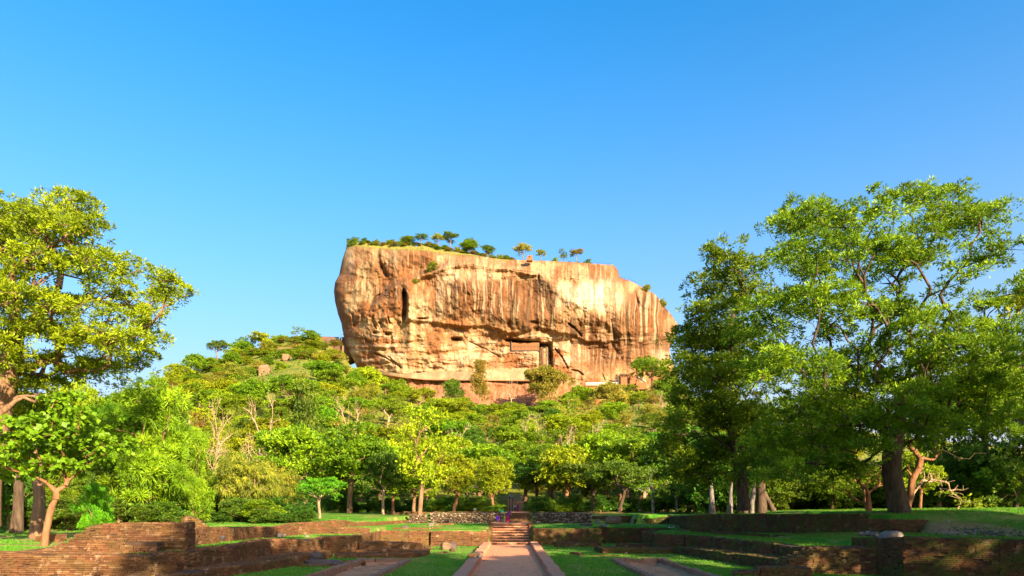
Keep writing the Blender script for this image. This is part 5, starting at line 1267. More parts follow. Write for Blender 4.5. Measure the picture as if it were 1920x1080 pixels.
for q in range(44):
    a = 1300+q*15+r.normal()*8; Yq = 82+20*r.random(); xq = (a-960)/FPX*Yq
    plant('bush', 1+q % 3, xq, Yq, hz(xq, Yq)-0.3, 3+4.5*r.random(), 2.8+2.0*r.random(), ['leaf_dark', 'leaf_green', 'leaf_dark'][q % 3], 'bark_brown', *BL('beyond the right brick walls', q, a))
T(95, 745, 75, 64, 'round', 2, 'leaf_green', 'bark_brown', 'green tree filling in behind the forked big-leaf tree')
T(150, 722, 66, 84, 'round', 3, 'leaf_yellow', 'bark_brown', 'yellow-green tree filling the gap beneath the giant left crown')
T(235, 740, 60, 90, 'round', 4, 'leaf_green', 'bark_brown', 'green tree peeping between the giant left crown and the hill')
for q in range(34):
    a = 640+q*18+r.normal()*6
    if 930 < a < 985: continue
    Yq = 104+22*r.random(); xq = (a-960)/FPX*Yq
    plant('bush', 1+q % 3, xq, Yq, hz(xq, Yq)-0.3, 1.4+2.0*r.random(), 1.8+1.6*r.random(), ['leaf_dark', 'leaf_green', 'leaf_dark'][q % 3], 'bark_brown', *SL('low {} bush on the forest floor', ['dark green', 'green', 'shaded'][q % 3], 'bush', a, [(780, 'behind the tall forked tree'), (930, 'left of the globe lamps'), (1080, 'right of the globe lamps'), (9999, 'behind the stone block wall')]))
# undergrowth over the forest floor: leaf clumps nobody could count
r = np.random.default_rng(77); K = 5600
Yu = 1/(1/103.0-r.random(K)**0.8*(1/103.0-1/480.0)); Xu = (r.uniform(0, 1920, K)-960)/FPX*Yu
ok_ = (np.abs(Xu-0.8) > 3.0) | (Yu > 178)
Xu, Yu = Xu[ok_], Yu[ok_]
cu = np.stack([Xu, Yu, gz(Xu, Yu)+0.4], 1); ru = (0.8+1.4*r.random(len(cu)))*np.interp(Yu, [110, 480], [0.7, 2.4])
nr = Yu < 190
nr_i = np.where(nr)[0][::2]; A1 = leaves(cu[nr_i]+np.array([0, 0, 0.0]), ru[nr_i]*r.uniform(0.5, 1.3, len(nr_i)), 24, 0.42, r, 0.6, 0.5, 4); A2 = leaves(cu[~nr], ru[~nr], 16, 1.1, r, 0.7, 0.5, 4)
lv = np.concatenate([A1[0], A2[0]]); lf_ = np.concatenate([A1[1], A2[1]+len(A1[0])]); la = np.concatenate([A1[2], A2[2]])
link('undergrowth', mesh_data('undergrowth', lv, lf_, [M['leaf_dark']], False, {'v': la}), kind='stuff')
# ------------------------------------------------------------------ built things on and around the rock
M['red_brick'] = mat_plain('red_brick_far', (0.32, 0.13, 0.055), 0.95, 0.4, 1.2)
M['plaster'] = mat_plain('old_lime_plaster', (0.50, 0.35, 0.19), 0.9, 0.9, 0.22)
M['white_paint'] = mat_plain('white_painted_metal', (0.75, 0.72, 0.66), 0.5, 0.1)
M['dark_metal'] = mat_plain('dark_metal', (0.09, 0.07, 0.06), 0.6, 0.3)
M['blue_metal'] = mat_plain('blue_grey_metal', (0.12, 0.22, 0.38), 0.5, 0.2)
M['brown_rock'] = mat_plain('brown_boulder', (0.24, 0.125, 0.07), 0.95, 0.8, 0.35)
M['pale_rock'] = mat_plain('pale_slab', (0.36, 0.21, 0.115), 0.95, 0.8, 0.5)
M['globe'] = mat_plain('white_glass_globe', (0.85, 0.82, 0.78), 0.3, 0.02)
M['green_paint'] = mat_plain('green_painted_board', (0.02, 0.33, 0.18), 0.6, 0.1)
M['rust'] = mat_plain('rusty_mesh', (0.20, 0.11, 0.06), 0.9, 0.4, 2)

def part(name, parent, geo, mat, smooth=False, kind=None, **kw):
    v, f = geo
    o = link(name, mesh_data(name, v-np.array(parent.location), f, [M[mat]], smooth), parent)
    if kind: o['kind'] = kind
    return o

# pale plastered wall that follows the foot of the rock
t = thing('parapet_wall', 'long pale plastered wall running along the base of the rock', 'parapet wall', tuple(rp(850, 712)))
xsw = np.linspace(678, 1006, 140)
ytop = 691+2.0*np.sin(xsw/45)+3*sstep(740, 680, xsw)-0; ybot = np.interp(xsw, [678, 700, 760, 800, 1006], [694, 699, 708, 712, 714])
ytop = np.interp(xsw, [678, 700, 740, 760, 860, 1006], [692, 694, 699, 699, 696, 694])+0.8*np.sin(xsw/23)+3.0*(fbm(xsw/14, 0, seed=4)-0.5)
fr = rock_front(xsw, ytop, 1.6); fb_ = rock_front(xsw, ybot, 1.6); yy = np.convolve(np.pad(np.minimum(fr[:, 1], fb_[:, 1]), 12, mode='edge'), np.ones(25)/25, 'valid')-0.6
def at(xsw, py, Yv): return np.stack([(xsw-960)/FPX*Yv, Yv, EYE-(py-958)/FPX*Yv], 1)
A, B, Cc, D = at(xsw, ybot, yy), at(xsw, ytop, yy), at(xsw, ytop, yy)+np.array([0, 1.0, 0]), at(xsw, ybot, yy)+np.array([0, 6.0, 0])
Vw = np.stack([A, B, Cc, D], 1).reshape(-1, 3)
part('wall_core', t, (Vw, grid_faces(140, 4)), 'plaster')
Vl = np.concatenate([np.stack([at(xsw, ybot+0.7, yy-0.25), at(xsw, ybot-0.7, yy-0.25), at(xsw, ybot-0.7, yy+0.5)], 1).reshape(-1, 3)])
part('coping', t, (Vl, grid_faces(140, 3)), 'red_brick')

# fresco gallery on the face
b0 = rp(985, 650, 0); Yg_ = float(rp(940, 650)[1])-1.2
t = thing('gallery', 'orange brick gallery tucked under a ledge in the middle of the rock face', 'gallery', tuple(PX(985, 657, Yg_)))
mt = lambda a, b, Y: PX(a, b, Y)
def quadbox(pl, pr, pt, pb, Y, d):
    a = PX(pl, pb, Y); b = PX(pr, pt, Y)
    return boxes([[(a[0]+b[0])/2, Y+d/2, (a[2]+b[2])/2]], [[b[0]-a[0], d, b[2]-a[2]]])
part('wall_panel', t, quadbox(959.5, 1011, 642.5, 656.5, Yg_+0.6, 5), 'red_brick')
ps = np.linspace(960, 1011, 20)
part('floor_beam', t, quadbox(958.5, 1012, 656.6, 657.6, Yg_, 6), 'dark_metal')
for q in ps: part('post', t, quadbox(q-0.12, q+0.12, 645, 656.6, Yg_+0.2, 0.3), 'plaster')
part('rail', t, quadbox(959, 1011.5, 649.2, 649.6, Yg_+0.1, 0.2), 'plaster')
part('end_pier', t, quadbox(957.8, 959.4, 640, 657.5, Yg_, 5), 'dark_metal')
# caged spiral stair
def lattice(pxc, hwpx, p0, p1, Y, n=14, nr=16, rad=0.10):
    w = hwpx/FPX*Y; c0 = PX(pxc, p1, Y); c1 = PX(pxc, p0, Y); g = []
    for k in range(n):
        a = k*6.283/n; o_ = np.array([w*math.cos(a), w*math.sin(a), 0]); g.append(tube([c0+o_, c1+o_], rad, 3))
    for k in range(nr):
        z = c0[2]+(c1[2]-c0[2])*k/(nr-1); aa = np.arange(15)*6.283/14
        g.append(tube(np.stack([c0[0]+w*np.cos(aa), c0[1]+w*np.sin(aa), 0*aa+z], 1), rad, 3))
    # helical treads
    for k in range(nr*9):
        a = k*0.55; z = c0[2]+(c1[2]-c0[2])*k/(nr*9); g.append(boxes([[c0[0]+w*0.5*math.cos(a), c0[1]+w*0.5*math.sin(a), z]], [[w*0.9, 0.35, 0.06]], a))
    return cat_geo(g)
t = thing('spiral_stair', 'dark caged spiral staircase climbing the rock beside the gallery', 'spiral staircase', tuple(PX(1015, 690, Yg_+1)))
part('cage', t, lattice(1015.5, 3.6, 652, 688, Yg_+2.0), 'rust')
t = thing('spiral_stair', 'paler second spiral staircase beside the dark caged one, visitors on it', 'spiral staircase', tuple(PX(1024, 690, Yg_+1)))
part('cage', t, lattice(1025, 2.3, 651, 692, Yg_+2.0, 10, 20, 0.07), 'plaster')
STAIR2 = (1025, 651, 692, Yg_+2.0)

# walkway with white rail, brick buttresses and flights at the right foot of the rock
Yw = 462.0
t = thing('walkway', 'white-railed walkway along the right foot of the rock', 'walkway', tuple(PX(1128, 723, Yw)))
part('deck', t, quadbox(1098, 1160, 722.6, 724.4, Yw, 4), 'red_brick')
part('under_wall', t, quadbox(1098, 1160, 724.4, 735, Yw+0.6, 3), 'red_brick')
for q in np.linspace(1099, 1159, 22): part('railing_post', t, quadbox(q-0.35, q+0.35, 716.8, 722.6, Yw+0.2, 0.3), 'white_paint')
for q in (717.0, 719.6): part('rail', t, quadbox(1098.5, 1159.5, q, q+0.5, Yw+0.15, 0.2), 'white_paint')
t = thing('buttress', 'left brick buttress block at the right foot of the rock', 'brick buttress', tuple(PX(1170, 723, Yw)))
part('wall_block', t, cat_geo([quadbox(1164, 1176, 707, 724, Yw-1, 6), quadbox(1163.4, 1176.6, 706, 707, Yw-1.2, 6.4)]), 'red_brick')
t = thing('buttress', 'right brick buttress block, separated from the left by a dark gap', 'brick buttress', tuple(PX(1186, 723, Yw)))
part('wall_block', t, cat_geo([quadbox(1181, 1191, 706.5, 724, Yw-1, 6), quadbox(1180.5, 1191.6, 705.6, 706.5, Yw-1.2, 6.4)]), 'red_brick')
part('lower_wall', t, quadbox(1193, 1212, 717, 730, Yw-3, 5), 'red_brick')
t = thing('metal_stair', 'railed flight of steps slanting down beside the right buttress', 'staircase', tuple(PX(1202, 715, Yw)))
for k in range(12):
    a = 1194+k*1.5; b = 705.5+k*1.0
    part('tread', t, quadbox(a, a+1.8, b, b+0.5, Yw+0.5, 2.5), 'dark_metal')
for dy in (-3.2, -1.4):
    a, b = PX(1193, 706+dy, Yw+0.3), PX(1212, 718.5+dy, Yw+0.3); part('rail', t, tube([a, b], 0.12, 4), 'white_paint')
t = thing('metal_stand', 'small dark metal frame at the end of the white-railed walkway', 'metal frame', tuple(PX(1158, 723, Yw)))
part('frame', t, cat_geo([quadbox(1154, 1160, 711, 711.8, Yw-1, 1), quadbox(1155, 1155.6, 711, 720, Yw-1, .4), quadbox(1159, 1159.6, 711, 720, Yw-1, .4)]), 'dark_metal')

# left end: rock shelf, covered walkway, stair frame
Ys = 500.0
boulder('boulder', 'dark brown rock hump joining the left end of the great rock', tuple(PX(630, 676, 540)), (32, 18, 20), 'brown_rock', 33, 0.1, rough=0.15)
t = thing('walkway', 'pale ledge walkway on a post at the left end of the rock', 'walkway', tuple(PX(610, 650, Ys)))
part('deck', t, quadbox(584, 616, 647.2, 649, Ys, 5), 'pale_rock'); part('roof_slab', t, quadbox(604, 622, 644.5, 646, Ys+1, 5), 'red_brick')
part('post', t, quadbox(641.5, 644.2, 648, 672, Ys-14, 1), 'pale_rock')
t = thing('retaining_wall', 'orange brick retaining wall with pale posts on the left hill crest', 'retaining wall', tuple(PX(600, 690, Ys-12)))
part('wall_panel', t, quadbox(580, 606, 649, 690, Ys-4, 3), 'red_brick')
for q in (583, 588, 593.5, 598, 603): part('post', t, quadbox(q-0.4, q+0.4, 650, 688, Ys-5, 0.8), 'plaster')
t = thing('metal_stair', 'bluish metal stair tower against the left edge of the rock', 'stair tower', tuple(PX(638, 640, Ys)))
g = [tube([PX(635, 638, Ys), PX(639, 622, Ys)], 0.22, 4), tube([PX(640, 638, Ys+1), PX(643, 622, Ys+1)], 0.22, 4), tube([PX(636, 634, Ys), PX(643, 630, Ys)], 0.16, 4), tube([PX(637, 629, Ys), PX(643, 626, Ys)], 0.16, 4), tube([PX(635, 638, Ys), PX(642, 626, Ys)], 0.14, 4)]
part('frame', t, cat_geo(g), 'blue_metal')
g = [tube([PX(a, 637.5-0.35*(a-612)*0.5, Ys+3) for a in (612, 618, 624, 630, 636)], 0.1, 4)]
part('rail', t, cat_geo(g), 'blue_metal')

# hillside rocks
boulder('boulder', 'square pale block of rock on the left hillside', (-143.0, 395, hz(-143, 395)-2.6), (6.2, 6, 9.0), 'pale_rock', 41, 0.15, rough=0.32)
boulder('boulder', 'long pale rock slab high on the left hillside', (-145.0, 440, hz(-145, 440)-1.5), (13, 7, 6), 'pale_rock', 42, 0.1, rough=0.2)
boulder('boulder', 'small pale rock below the long slab on the left hillside', (-139.0, 420, hz(-139, 420)-0.5), (4, 4, 4.5), 'pale_rock', 43, 0.1, rough=0.2)
boulder('boulder', 'big brown dome boulder among the trees on the right slope', (34.8, 236, hz(34.8, 236)-1), (13, 10, 9.5), 'brown_rock', 44, 0.3, rough=0.22)
boulder('boulder', 'small pale rock perched on top of the big brown boulder', (35.2, 234.5, hz(34.8, 236)+6.6), (1.6, 1.4, 1.2), 'pale_rock', 45, 0.3)
t = thing('small_ruin', 'small red brick ruin on the summit beside the umbrella tree', 'ruin', tuple(PX(993, 486, 500)))
part('wall_block', t, cat_geo([quadbox(987.5, 998.5, 482.5, 488, 486, 4), quadbox(989, 991, 478.5, 482.6, 486.4, 3), quadbox(994, 998.3, 478, 482.6, 486.4, 3), quadbox(991, 994, 479.5, 480.6, 486.4, 3)]), 'red_brick')
for lab, pp in (('thin summit railing along the right top of the rock', [(1112, 491), (1130, 492.5), (1147, 494)]), ('thin railing on the right shoulder of the rock', [(1160, 519.5), (1172, 520.5), (1182, 522)]), ('thin railing above the right cliff shoulder', [(1183, 524), (1192, 529)])):
    i0 = PX(pp[0][0], pp[0][1], 505); t = thing('railing', lab, 'railing', tuple(i0)); P3 = [PX(a, b+0.3, 505) for a, b in pp]
    part('rail', t, tube(P3, 0.07, 4), 'dark_metal')
    for a in np.linspace(0, 1, 5):
        q = P3[0]*(1-a)+P3[-1]*a; part('railing_post', t, tube([q-np.array([0, 0, 1.6]), q], 0.06, 4), 'dark_metal')
t = thing('walkway', 'thin pale pathway crossing the upper rock face', 'walkway', tuple(rp(980, 507)))
xx = np.linspace(962, 1000, 20); pq = rock_front(xx, 505+(xx-962)*0.13, 0.8)
part('deck', t, tube(pq, 0.45, 5), 'pale_rock')

# fallen leaves on the lawns and the path
r = np.random.default_rng(606); N = 5200
Yf = 1/(1/34.0-r.random(N)*(1/34.0-1/82.0)); Xf = (r.random(N)*2-1)*0.72*Yf
z0 = gz(Xf, Yf); kf = (np.abs(gz(Xf+0.3, Yf)-z0) < 0.15) & (np.abs(gz(Xf, Yf+0.3)-z0) < 0.15) & (vnoise(Xf*0.3, Yf*0.3, seed=5) > 0.35)
kf &= ~((np.abs(Xf-XC) < 2.8) & (np.abs(Xf-XC) > 1.9)) & ~((Yf > 69) & (Yf < 79) & (np.abs(Xf-XC) < 2.8))
Xf, Yf, z0 = Xf[kf], Yf[kf], z0[kf]; N = len(Xf)
cf = np.stack([Xf, Yf, z0+np.where(np.abs(Xf-XC) < 2, 0.05, 0.055)], 1); a = r.random(N)*6.28; s_ = 0.035+0.05*r.random(N)
d1 = np.stack([np.cos(a), np.sin(a), r.normal(size=N)*0.3], 1)*s_[:, None]; d2 = np.stack([-np.sin(a), np.cos(a), r.normal(size=N)*0.3], 1)*s_[:, None]*0.55
Vf = np.stack([cf-d1, cf-d2, cf+d1, cf+d2], 1).reshape(-1, 3)
M['fallen'] = mat_leaf('fallen_leaf', (0.20, 0.09, 0.03), (0.40, 0.22, 0.06), (0.55, 0.40, 0.10), trans=0.15, huejit=0.0)
link('fallen_leaves', mesh_data('fallen_leaves', Vf, np.arange(N*4).reshape(-1, 4), [M['fallen']], False, {'v': np.repeat(r.random(N), 4)}), kind='stuff')

# broken brick pillar stub above the left wall
t = wall('brick_pillar', 'jagged orange brick pillar stub poking above the dark left wall', [(-21.6, 44.6), (-21.3, 44.5), (-20.9, 44.5), (-20.3, 44.6), (-19.9, 44.7)], 2.2, [3.05, 3.28, 3.2, 2.75, 2.5], 0.5, 'brick_gold', 200, seed=91, cat='brick pillar')
wall('brick_wall', 'low sunlit brick fragment on the dry lawn behind the forked tree', [(-29.0, 41.5), (-27.4, 41.3)], 1.5, [1.95, 2.1], 0.6, 'brick_gold', 60, seed=92, ragged=3)

# lamps, green board, kiosk box
for px_, py_, lab in ((955.5, 929.5, 'left white globe lamp above the far steps'), (960.6, 931.5, 'right and slightly lower white globe lamp above the far steps')):
    Yl = 150.0; zt = PX(px_, py_, Yl); zb = hz(zt[0], Yl)
    t = thing('globe_lamp', lab, 'lamp', (zt[0], Yl, zb), 'globe lamps by the far steps')
    iv, ic = ICO2
    o = link('globe', mesh_data('globe', iv*0.33+np.array([0, 0, zt[2]-zb]), ic, [M['globe']], True), t)
    link('pole', mesh_data('pole', *tube([[0, 0, 0], [0, 0, zt[2]-zb-0.2]], [0.07, 0.05], 8), [M['dark_metal']], True), t)
    link('collar', mesh_data('collar', *tube([[0, 0, zt[2]-zb-0.75], [0, 0, zt[2]-zb-0.5], [0, 0, zt[2]-zb-0.22]], [0.07, 0.14, 0.1], 8), [M['dark_metal']], True), t)
p = PX(940.5, 958, 112); zg = hz(p[0], 112)
t = thing('notice_board', 'small green notice board left of the upper steps', 'notice board', (p[0], 112, zg))
for k in range(3):
    link('plank', mesh_data('plank', *boxes([[0.0, 0, 0.17+k*0.135]], [[0.62, 0.05, 0.125]], 0, 0.01), [M['green_paint']]), t)
for s in (-0.26, 0.26): link('leg', mesh_data('leg', *boxes([[s, 0.05, 0.22]], [[0.05, 0.05, 0.45]]), [M['white_paint']]), t)
p = PX(891, 957, 100); zg = hz(p[0], 100)
t = thing('kiosk_box', 'small brown box with a pale lid left of the path on the upper lawn', 'box', (p[0], 100, zg))
link('body', mesh_data('body', *boxes([[0, 0, 0.25]], [[0.42, 0.4, 0.5]], 0, 0.02), [M['tan_stone']]), t)
link('lid', mesh_data('lid', *boxes([[0, 0, 0.56]], [[0.5, 0.48, 0.12]], 0, 0.02), [M['white_paint']]), t)

# ------------------------------------------------------------------ people and animals
M['skin'] = mat_plain('brown_skin', (0.30, 0.15, 0.09), 0.6, 0.05)
M['hair'] = mat_plain('black_hair', (0.012, 0.010, 0.009), 0.6, 0.1)
def cloth(name, c): M[name] = mat_plain(name, c, 0.85, 0.12, 8)
cloth('purple_cloth', (0.20, 0.03, 0.55)); cloth('crimson_cloth', (0.45, 0.01, 0.10)); cloth('plum_cloth', (0.16, 0.03, 0.14)); cloth('black_cloth', (0.02, 0.02, 0.025)); cloth('pink_cloth', (0.80, 0.02, 0.25))
cloth('blue_cloth', (0.03, 0.06, 0.18)); cloth('white_cloth', (0.62, 0.68, 0.72)); cloth('red_cloth', (0.50, 0.01, 0.04)); cloth('teal_cloth', (0.02, 0.2, 0.15))
def skinned(name, verts, edges, rads, mat, parent, root=0, sub=1):
    me = bpy.data.meshes.new(name); me.from_pydata([tuple(v) for v in verts], edges, []); me.materials.append(M[mat])
    o = bpy.data.objects.new(name, me); C.objects.link(o)
    if parent is not None: o.parent = parent
    s = o.modifiers.new('skin', 'SKIN'); s.use_smooth_shade = True
    sv = me.skin_vertices[0].data if me.skin_vertices else None
    if sv is None: sv = me.attributes
    for i, x in enumerate(me.skin_vertices[0].data):
        rr = rads[i]; x.radius = (rr, rr) if not isinstance(rr, tuple) else rr
        x.use_root = (i == root)
    m = o.modifiers.new('sub', 'SUBSURF'); m.levels = sub; m.render_levels = sub
    return o
def person(label, loc, h, rz, top, bottom=None, pose='stand', skirt=True, group=None, hairlen=0.12):
    t = thing('person', label, 'person', loc, group, rz)
    V = []; E = []; Rr = []
    def add(p, r, par=None):
        V.append(np.array(p, float)*h); Rr.append(r*h)
        if par is not None: E.append((par, len(V)-1))
        return len(V)-1
    sit = pose == 'sit'
    pz = 0.16 if sit else 0.52
    ty = 0.03 if pose == 'walk' else 0
    pel = add((0, 0, pz), 0.070)
    ch = add((0, 0.01-ty, pz+0.14), 0.062, pel); c2 = add((0, 0.0-ty*1.5, pz+0.25), 0.070, ch)
    nk = add((0, -0.005-ty*1.6, pz+0.315), 0.026, c2); hd = add((0, -0.012-ty*1.8, pz+0.36), 0.044, nk); tp = add((0, -0.01-ty*1.8, pz+0.425), 0.040, hd)
    add((0, -0.068-ty*1.8, pz+0.375), 0.009, hd)         # nose
    for s in (-1, 1):
        add((s*0.052, 0.002-ty*1.8, pz+0.375), 0.008, hd)  # ear
        sh = add((s*0.105, 0-ty*1.5, pz+0.275), 0.034, c2)
        if sit: el = add((s*0.13, -0.05, pz+0.13), 0.024, sh); wr = add((s*0.07, -0.16, pz+0.06), 0.017, el); fd = np.array([-s*0.2, -0.95, -0.1])
        else: el = add((s*0.135, 0.01-ty, pz+0.12), 0.024, sh); wr = add((s*0.13, -0.05-ty, pz-0.02), 0.017, el); fd = np.array([0, -0.25, -0.97])
        pm = add(np.array(V[wr])/h+fd*0.035, 0.014, wr)
        for q in range(4):
            sp = np.array([(q-1.5)*0.009, 0, 0]); ln = (0.030, 0.036, 0.033, 0.026)[q]
            k1 = add(np.array(V[pm])/h+sp+fd*ln*0.6, 0.0055, pm); add(np.array(V[k1])/h+fd*ln*0.5+np.array([0, -0.006, 0]), 0.0045, k1)
        th_ = add(np.array(V[wr])/h+fd*0.02+np.array([-s*0.02, -0.012, 0]), 0.006, wr); add(np.array(V[th_])/h+fd*0.02, 0.005, th_)
        hp = add((s*0.05, 0, pz-0.03), 0.056, pel)
        if sit: kn = add((s*0.06, -0.23, pz+0.0), 0.038, hp); an = add((s*0.06, -0.25, pz-0.22), 0.022, kn); add((s*0.065, -0.33, pz-0.245), 0.017, an)
        else:
            stp = s*0.08 if pose == 'walk' else 0
            kn = add((s*0.052, -0.02-stp*0.6, 0.28), 0.037, hp); an = add((s*0.052, 0.01-stp, 0.05), 0.021, kn); add((s*0.06, -0.08-stp, 0.02), 0.017, an)
    skinned('body', V, E, Rr, 'skin', t)
    def loft(name, rings, mat, n=16):
        vv = []
        for (cx, cy, z, rx, ry) in rings:
            a = np.arange(n)*6.283/n; f = 1+0.05*np.cos(a*5+z*9)
            vv.append(np.stack([cx+rx*np.cos(a)*f, cy+ry*np.sin(a)*f, 0*a+z], 1))
        vv = np.array(vv)*h; F = []
        for i in range(len(rings)-1):
            for j in range(n): F.append((i*n+j, i*n+(j+1) % n, (i+1)*n+(j+1) % n, (i+1)*n+j))
        return link(name, mesh_data(name, vv.reshape(-1, 3), np.array(F), [M[mat]], True), t)
    yc = -ty*1.3
    loft('shirt', [(0, 0, pz-0.03, .098, .078), (0, yc*0.5, pz+0.08, .085, .068), (0, yc, pz+0.2, .102, .074), (0, yc, pz+0.27, .118, .062), (0, yc, pz+0.302, .06, .045), (0, yc, pz+0.312, .03, .03)], top)
    for s in (-1, 1):   # sleeves
        a, b = np.array(V[[i for i, v in enumerate(V) if abs(v[0]-s*0.105*h) < 1e-6][0]]), None
        e_ = [v for v in V if abs(v[0]-s*(0.13 if sit else 0.135)*h) < 1e-6][0]
        link('sleeve', mesh_data('sleeve', *tube([a, (a+e_)/2, e_], np.array([0.042, 0.038, 0.034])*h, 8), [M[top]], True), t)
    bt_ = bottom or top
    if skirt and not sit: loft('skirt', [(0, 0, pz+0.02, .088, .07), (0, 0, pz-0.06, .105, .088), (0, -0.01, 0.28, .115, .10), (0, -0.01, 0.06, .135, .125)], bt_)
    elif sit:
        loft('skirt', [(0, 0.02, pz+0.04, .09, .07), (0, 0.0, pz-0.01, .12, .11), (0, -0.03, pz-0.06, .13, .13)], bt_)
        for s in (-1, 1): link('skirt_lap', mesh_data('skirt_lap', *tube(np.array([[s*.05, 0, pz+0.0], [s*.06, -.14, pz+0.01], [s*.062, -.24, pz+0.0], [s*.062, -.25, pz-0.12]])*h, np.array([.07, .058, .048, .045])*h, 8), [M[bt_]], True), t)
    else:
        for s in (-1, 1):
            stp = s*0.08 if pose == 'walk' else 0
            link('trouser_leg', mesh_data('trouser_leg', *tube(np.array([[s*.048, 0, pz+.02], [s*.052, -.01-stp*0.3, .4], [s*.052, -.02-stp*.6, .28], [s*.052, .01-stp, .06]])*h, np.array([.064, .056, .044, .036])*h, 8), [M[bt_]], True), t)
    iv, ic = ICO2
    hv = iv*np.array([.050, .056, .056])*h+np.array([0, 0.006-ty*1.8, pz+0.40])*h
    hv[:, 1] = np.where((iv[:, 2] < 0.2) & (iv[:, 1] < -0.2), hv[:, 1]+0.045*h, hv[:, 1])
    hv[:, 2] = np.where((iv[:, 2] < -0.1) & (iv[:, 1] > 0), hv[:, 2]-hairlen*h*0.6, hv[:, 2])
    link('hair', mesh_data('hair', hv, ic, [M['hair']], True), t)
    for s in (-1, 1): link('eye', mesh_data('eye', ICO1[0]*0.006*h+np.array([s*0.018, -0.055-ty*1.8, pz+0.388])*h, ICO1[1], [M['hair']], True), t)
    return t
Zt = 2.06
person('child in a purple dress sitting at the left top corner of the stairs', tuple(PX(932.5, 0, 78.5)[:2])+(Zt+0.30,), 1.25, math.radians(20), 'purple_cloth', pose='sit')
v, f = boxes([[0, 0, 0]], [[0.9, 0.7, 0.42]], 0, 0.08)
person('woman in a plum top and crimson skirt at the foot of the narrow steps', tuple(PX(952.5, 0, 84)[:2])+(Zt+0.01,), 1.42, math.radians(170), 'plum_cloth', 'crimson_cloth')
person('person in dark clothes beside the woman in the crimson skirt', tuple(PX(955, 0, 85.4)[:2])+(Zt+0.12,), 1.6, math.radians(160), 'plum_cloth', 'black_cloth', 'walk', False)
for a, Yp, hh, top, bot, sk, lab in ((966, 140, 1.55, 'white_cloth', 'blue_cloth', False, 'person in a white shirt and dark blue trousers on the upper path'), (971, 141, 1.5, 'pink_cloth', 'pink_cloth', True, 'woman in a long bright pink dress on the upper path'), (992.5, 146, 1.45, 'red_cloth', 'red_cloth', True, 'woman in dark red under the trees right of the upper path')):
    p = PX(a, 0, Yp); person(lab, (p[0], Yp, hz(p[0], Yp)+0.05), hh, math.radians(170 if a < 980 else 60), top, bot, 'walk' if not sk else 'stand', sk)
# climbers on the spiral stair, each a tiny figure
cols = ['white_cloth', 'pink_cloth', 'blue_cloth', 'white_cloth', 'red_cloth', 'purple_cloth', 'white_cloth', 'teal_cloth']
nm = ['topmost climber, in white, on the pale spiral stair', 'climber in pink just below the topmost one on the spiral stair', 'climber in dark blue on the upper half of the spiral stair', 'climber in white halfway up the spiral stair', 'climber in red on the middle of the spiral stair', 'climber in purple on the lower half of the spiral stair', 'climber in white low on the spiral stair', 'lowest climber, in teal, on the spiral stair']
for i, (cn, lb) in enumerate(zip(cols, nm)):
    a, p0, p1, Yq = STAIR2; pyc = p0+3+(p1-p0-6)*i/7; w = 2.3/FPX*Yq*0.55
    q = PX(a, pyc, Yq); ang = i*2.1
    person(lb, (q[0]+w*math.cos(ang), Yq-w*0.9*abs(math.sin(ang)), q[2]-0.8), 1.6, math.radians(180), cn, 'blue_cloth' if i % 2 else 'black_cloth', 'walk', False, hairlen=0.05)

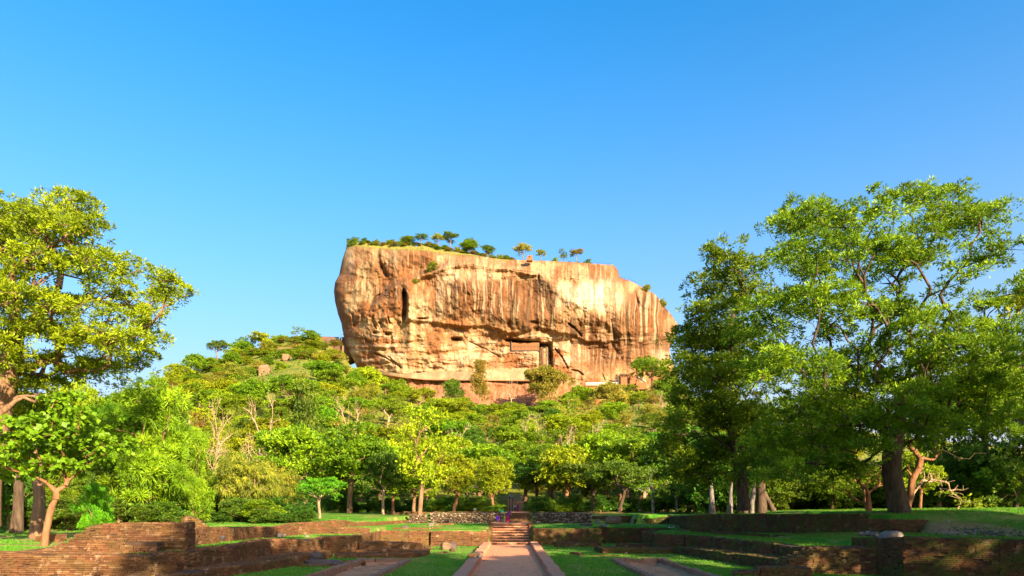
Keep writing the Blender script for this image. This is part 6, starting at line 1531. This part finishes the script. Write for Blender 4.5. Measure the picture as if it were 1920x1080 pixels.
def dog(label, loc, L, rz, mat, curled=True, name='dog'):
    t = thing(name, label, 'dog', loc, None, rz)
    V = []; E = []; Rr = []
    def add(p, r, par=None):
        V.append(np.array(p, float)*L); Rr.append(r*L)
        if par is not None: E.append((par, len(V)-1))
        return len(V)-1
    # body curled on its side: spine on an arc, head tucked forward, paws folded
    arc = [(0.42, 0.02), (0.30, 0.14), (0.10, 0.20), (-0.12, 0.18), (-0.30, 0.08)]
    rr = [0.13, 0.17, 0.165, 0.175, 0.13]
    pr = None; ids = []
    for (x, y), r_ in zip(arc, rr): pr = add((x, y, 0.17), r_, pr); ids.append(pr)
    nk = add((-0.38, -0.04, 0.17), 0.09, ids[-1]); hd = add((-0.36, -0.16, 0.13), 0.085, nk); mz = add((-0.27, -0.24, 0.08), 0.045, hd); add((-0.22, -0.27, 0.06), 0.035, mz)
    for s in (-1, 1): e1 = add((-0.42+0.06*s, -0.15-0.05*s, 0.22), 0.022, hd)
    sh = ids[3]
    for dx in (0, 0.07):
        k = add((-0.16+dx, -0.02, 0.07), 0.05, sh); w_ = add((-0.02+dx, -0.16, 0.05), 0.032, k); add((0.06+dx, -0.19, 0.035), 0.03, w_)
    hp = ids[0]
    for dx in (0, 0.05):
        k = add((0.30+dx, -0.10, 0.10), 0.075, hp); hk = add((0.40+dx, -0.20, 0.06), 0.03, k); add((0.26+dx, -0.24, 0.035), 0.028, hk)
    tl = add((0.52, -0.06, 0.07), 0.035, hp); tl = add((0.52, -0.18, 0.04), 0.03, tl); add((0.44, -0.28, 0.035), 0.022, tl)
    skinned('body', V, E, Rr, mat, t, root=2, sub=2)
    link('nose', mesh_data('nose', ICO1[0]*0.02*L+np.array([-0.195, -0.285, 0.065])*L, ICO1[1], [M['hair']], True), t)
    for s in (-1, 1): link('eye', mesh_data('eye', ICO1[0]*0.012*L+np.array([-0.33+0.04*s, -0.235-0.02*s, 0.16])*L, ICO1[1], [M['hair']], True), t)
    return t
M['tan_fur'] = (lambda b: b.pbr(b.ramp(b.noise(3.6, 3, 0.6, vec=b.pos(True)), [(0.42, (0.66, 0.26, 0.06)), (0.55, (0.74, 0.36, 0.12)), (0.62, (0.82, 0.66, 0.48))]), 0.9, 0.1, b.bump(b.noise(60, 3), 0.4, 0.01)))(NB('tan_fur'))
M['pied_fur'] = (lambda b: b.pbr(b.ramp(b.noise(4.0, 2, 0.6, vec=b.pos(True)), [(0.50, (0.015, 0.013, 0.012)), (0.54, (0.75, 0.72, 0.68))]), 0.9, 0.1))(NB('black_white_fur'))
dog('tan and white dog curled asleep on the left kerb of the path', (XC-2.36, 45.2, 0.42), 1.0, math.radians(12), 'tan_fur')
dog('black and white dog resting on the rim of the shadowed right wall', (17.3, 73.6, 1.66), 0.8, math.radians(200), 'pied_fur')
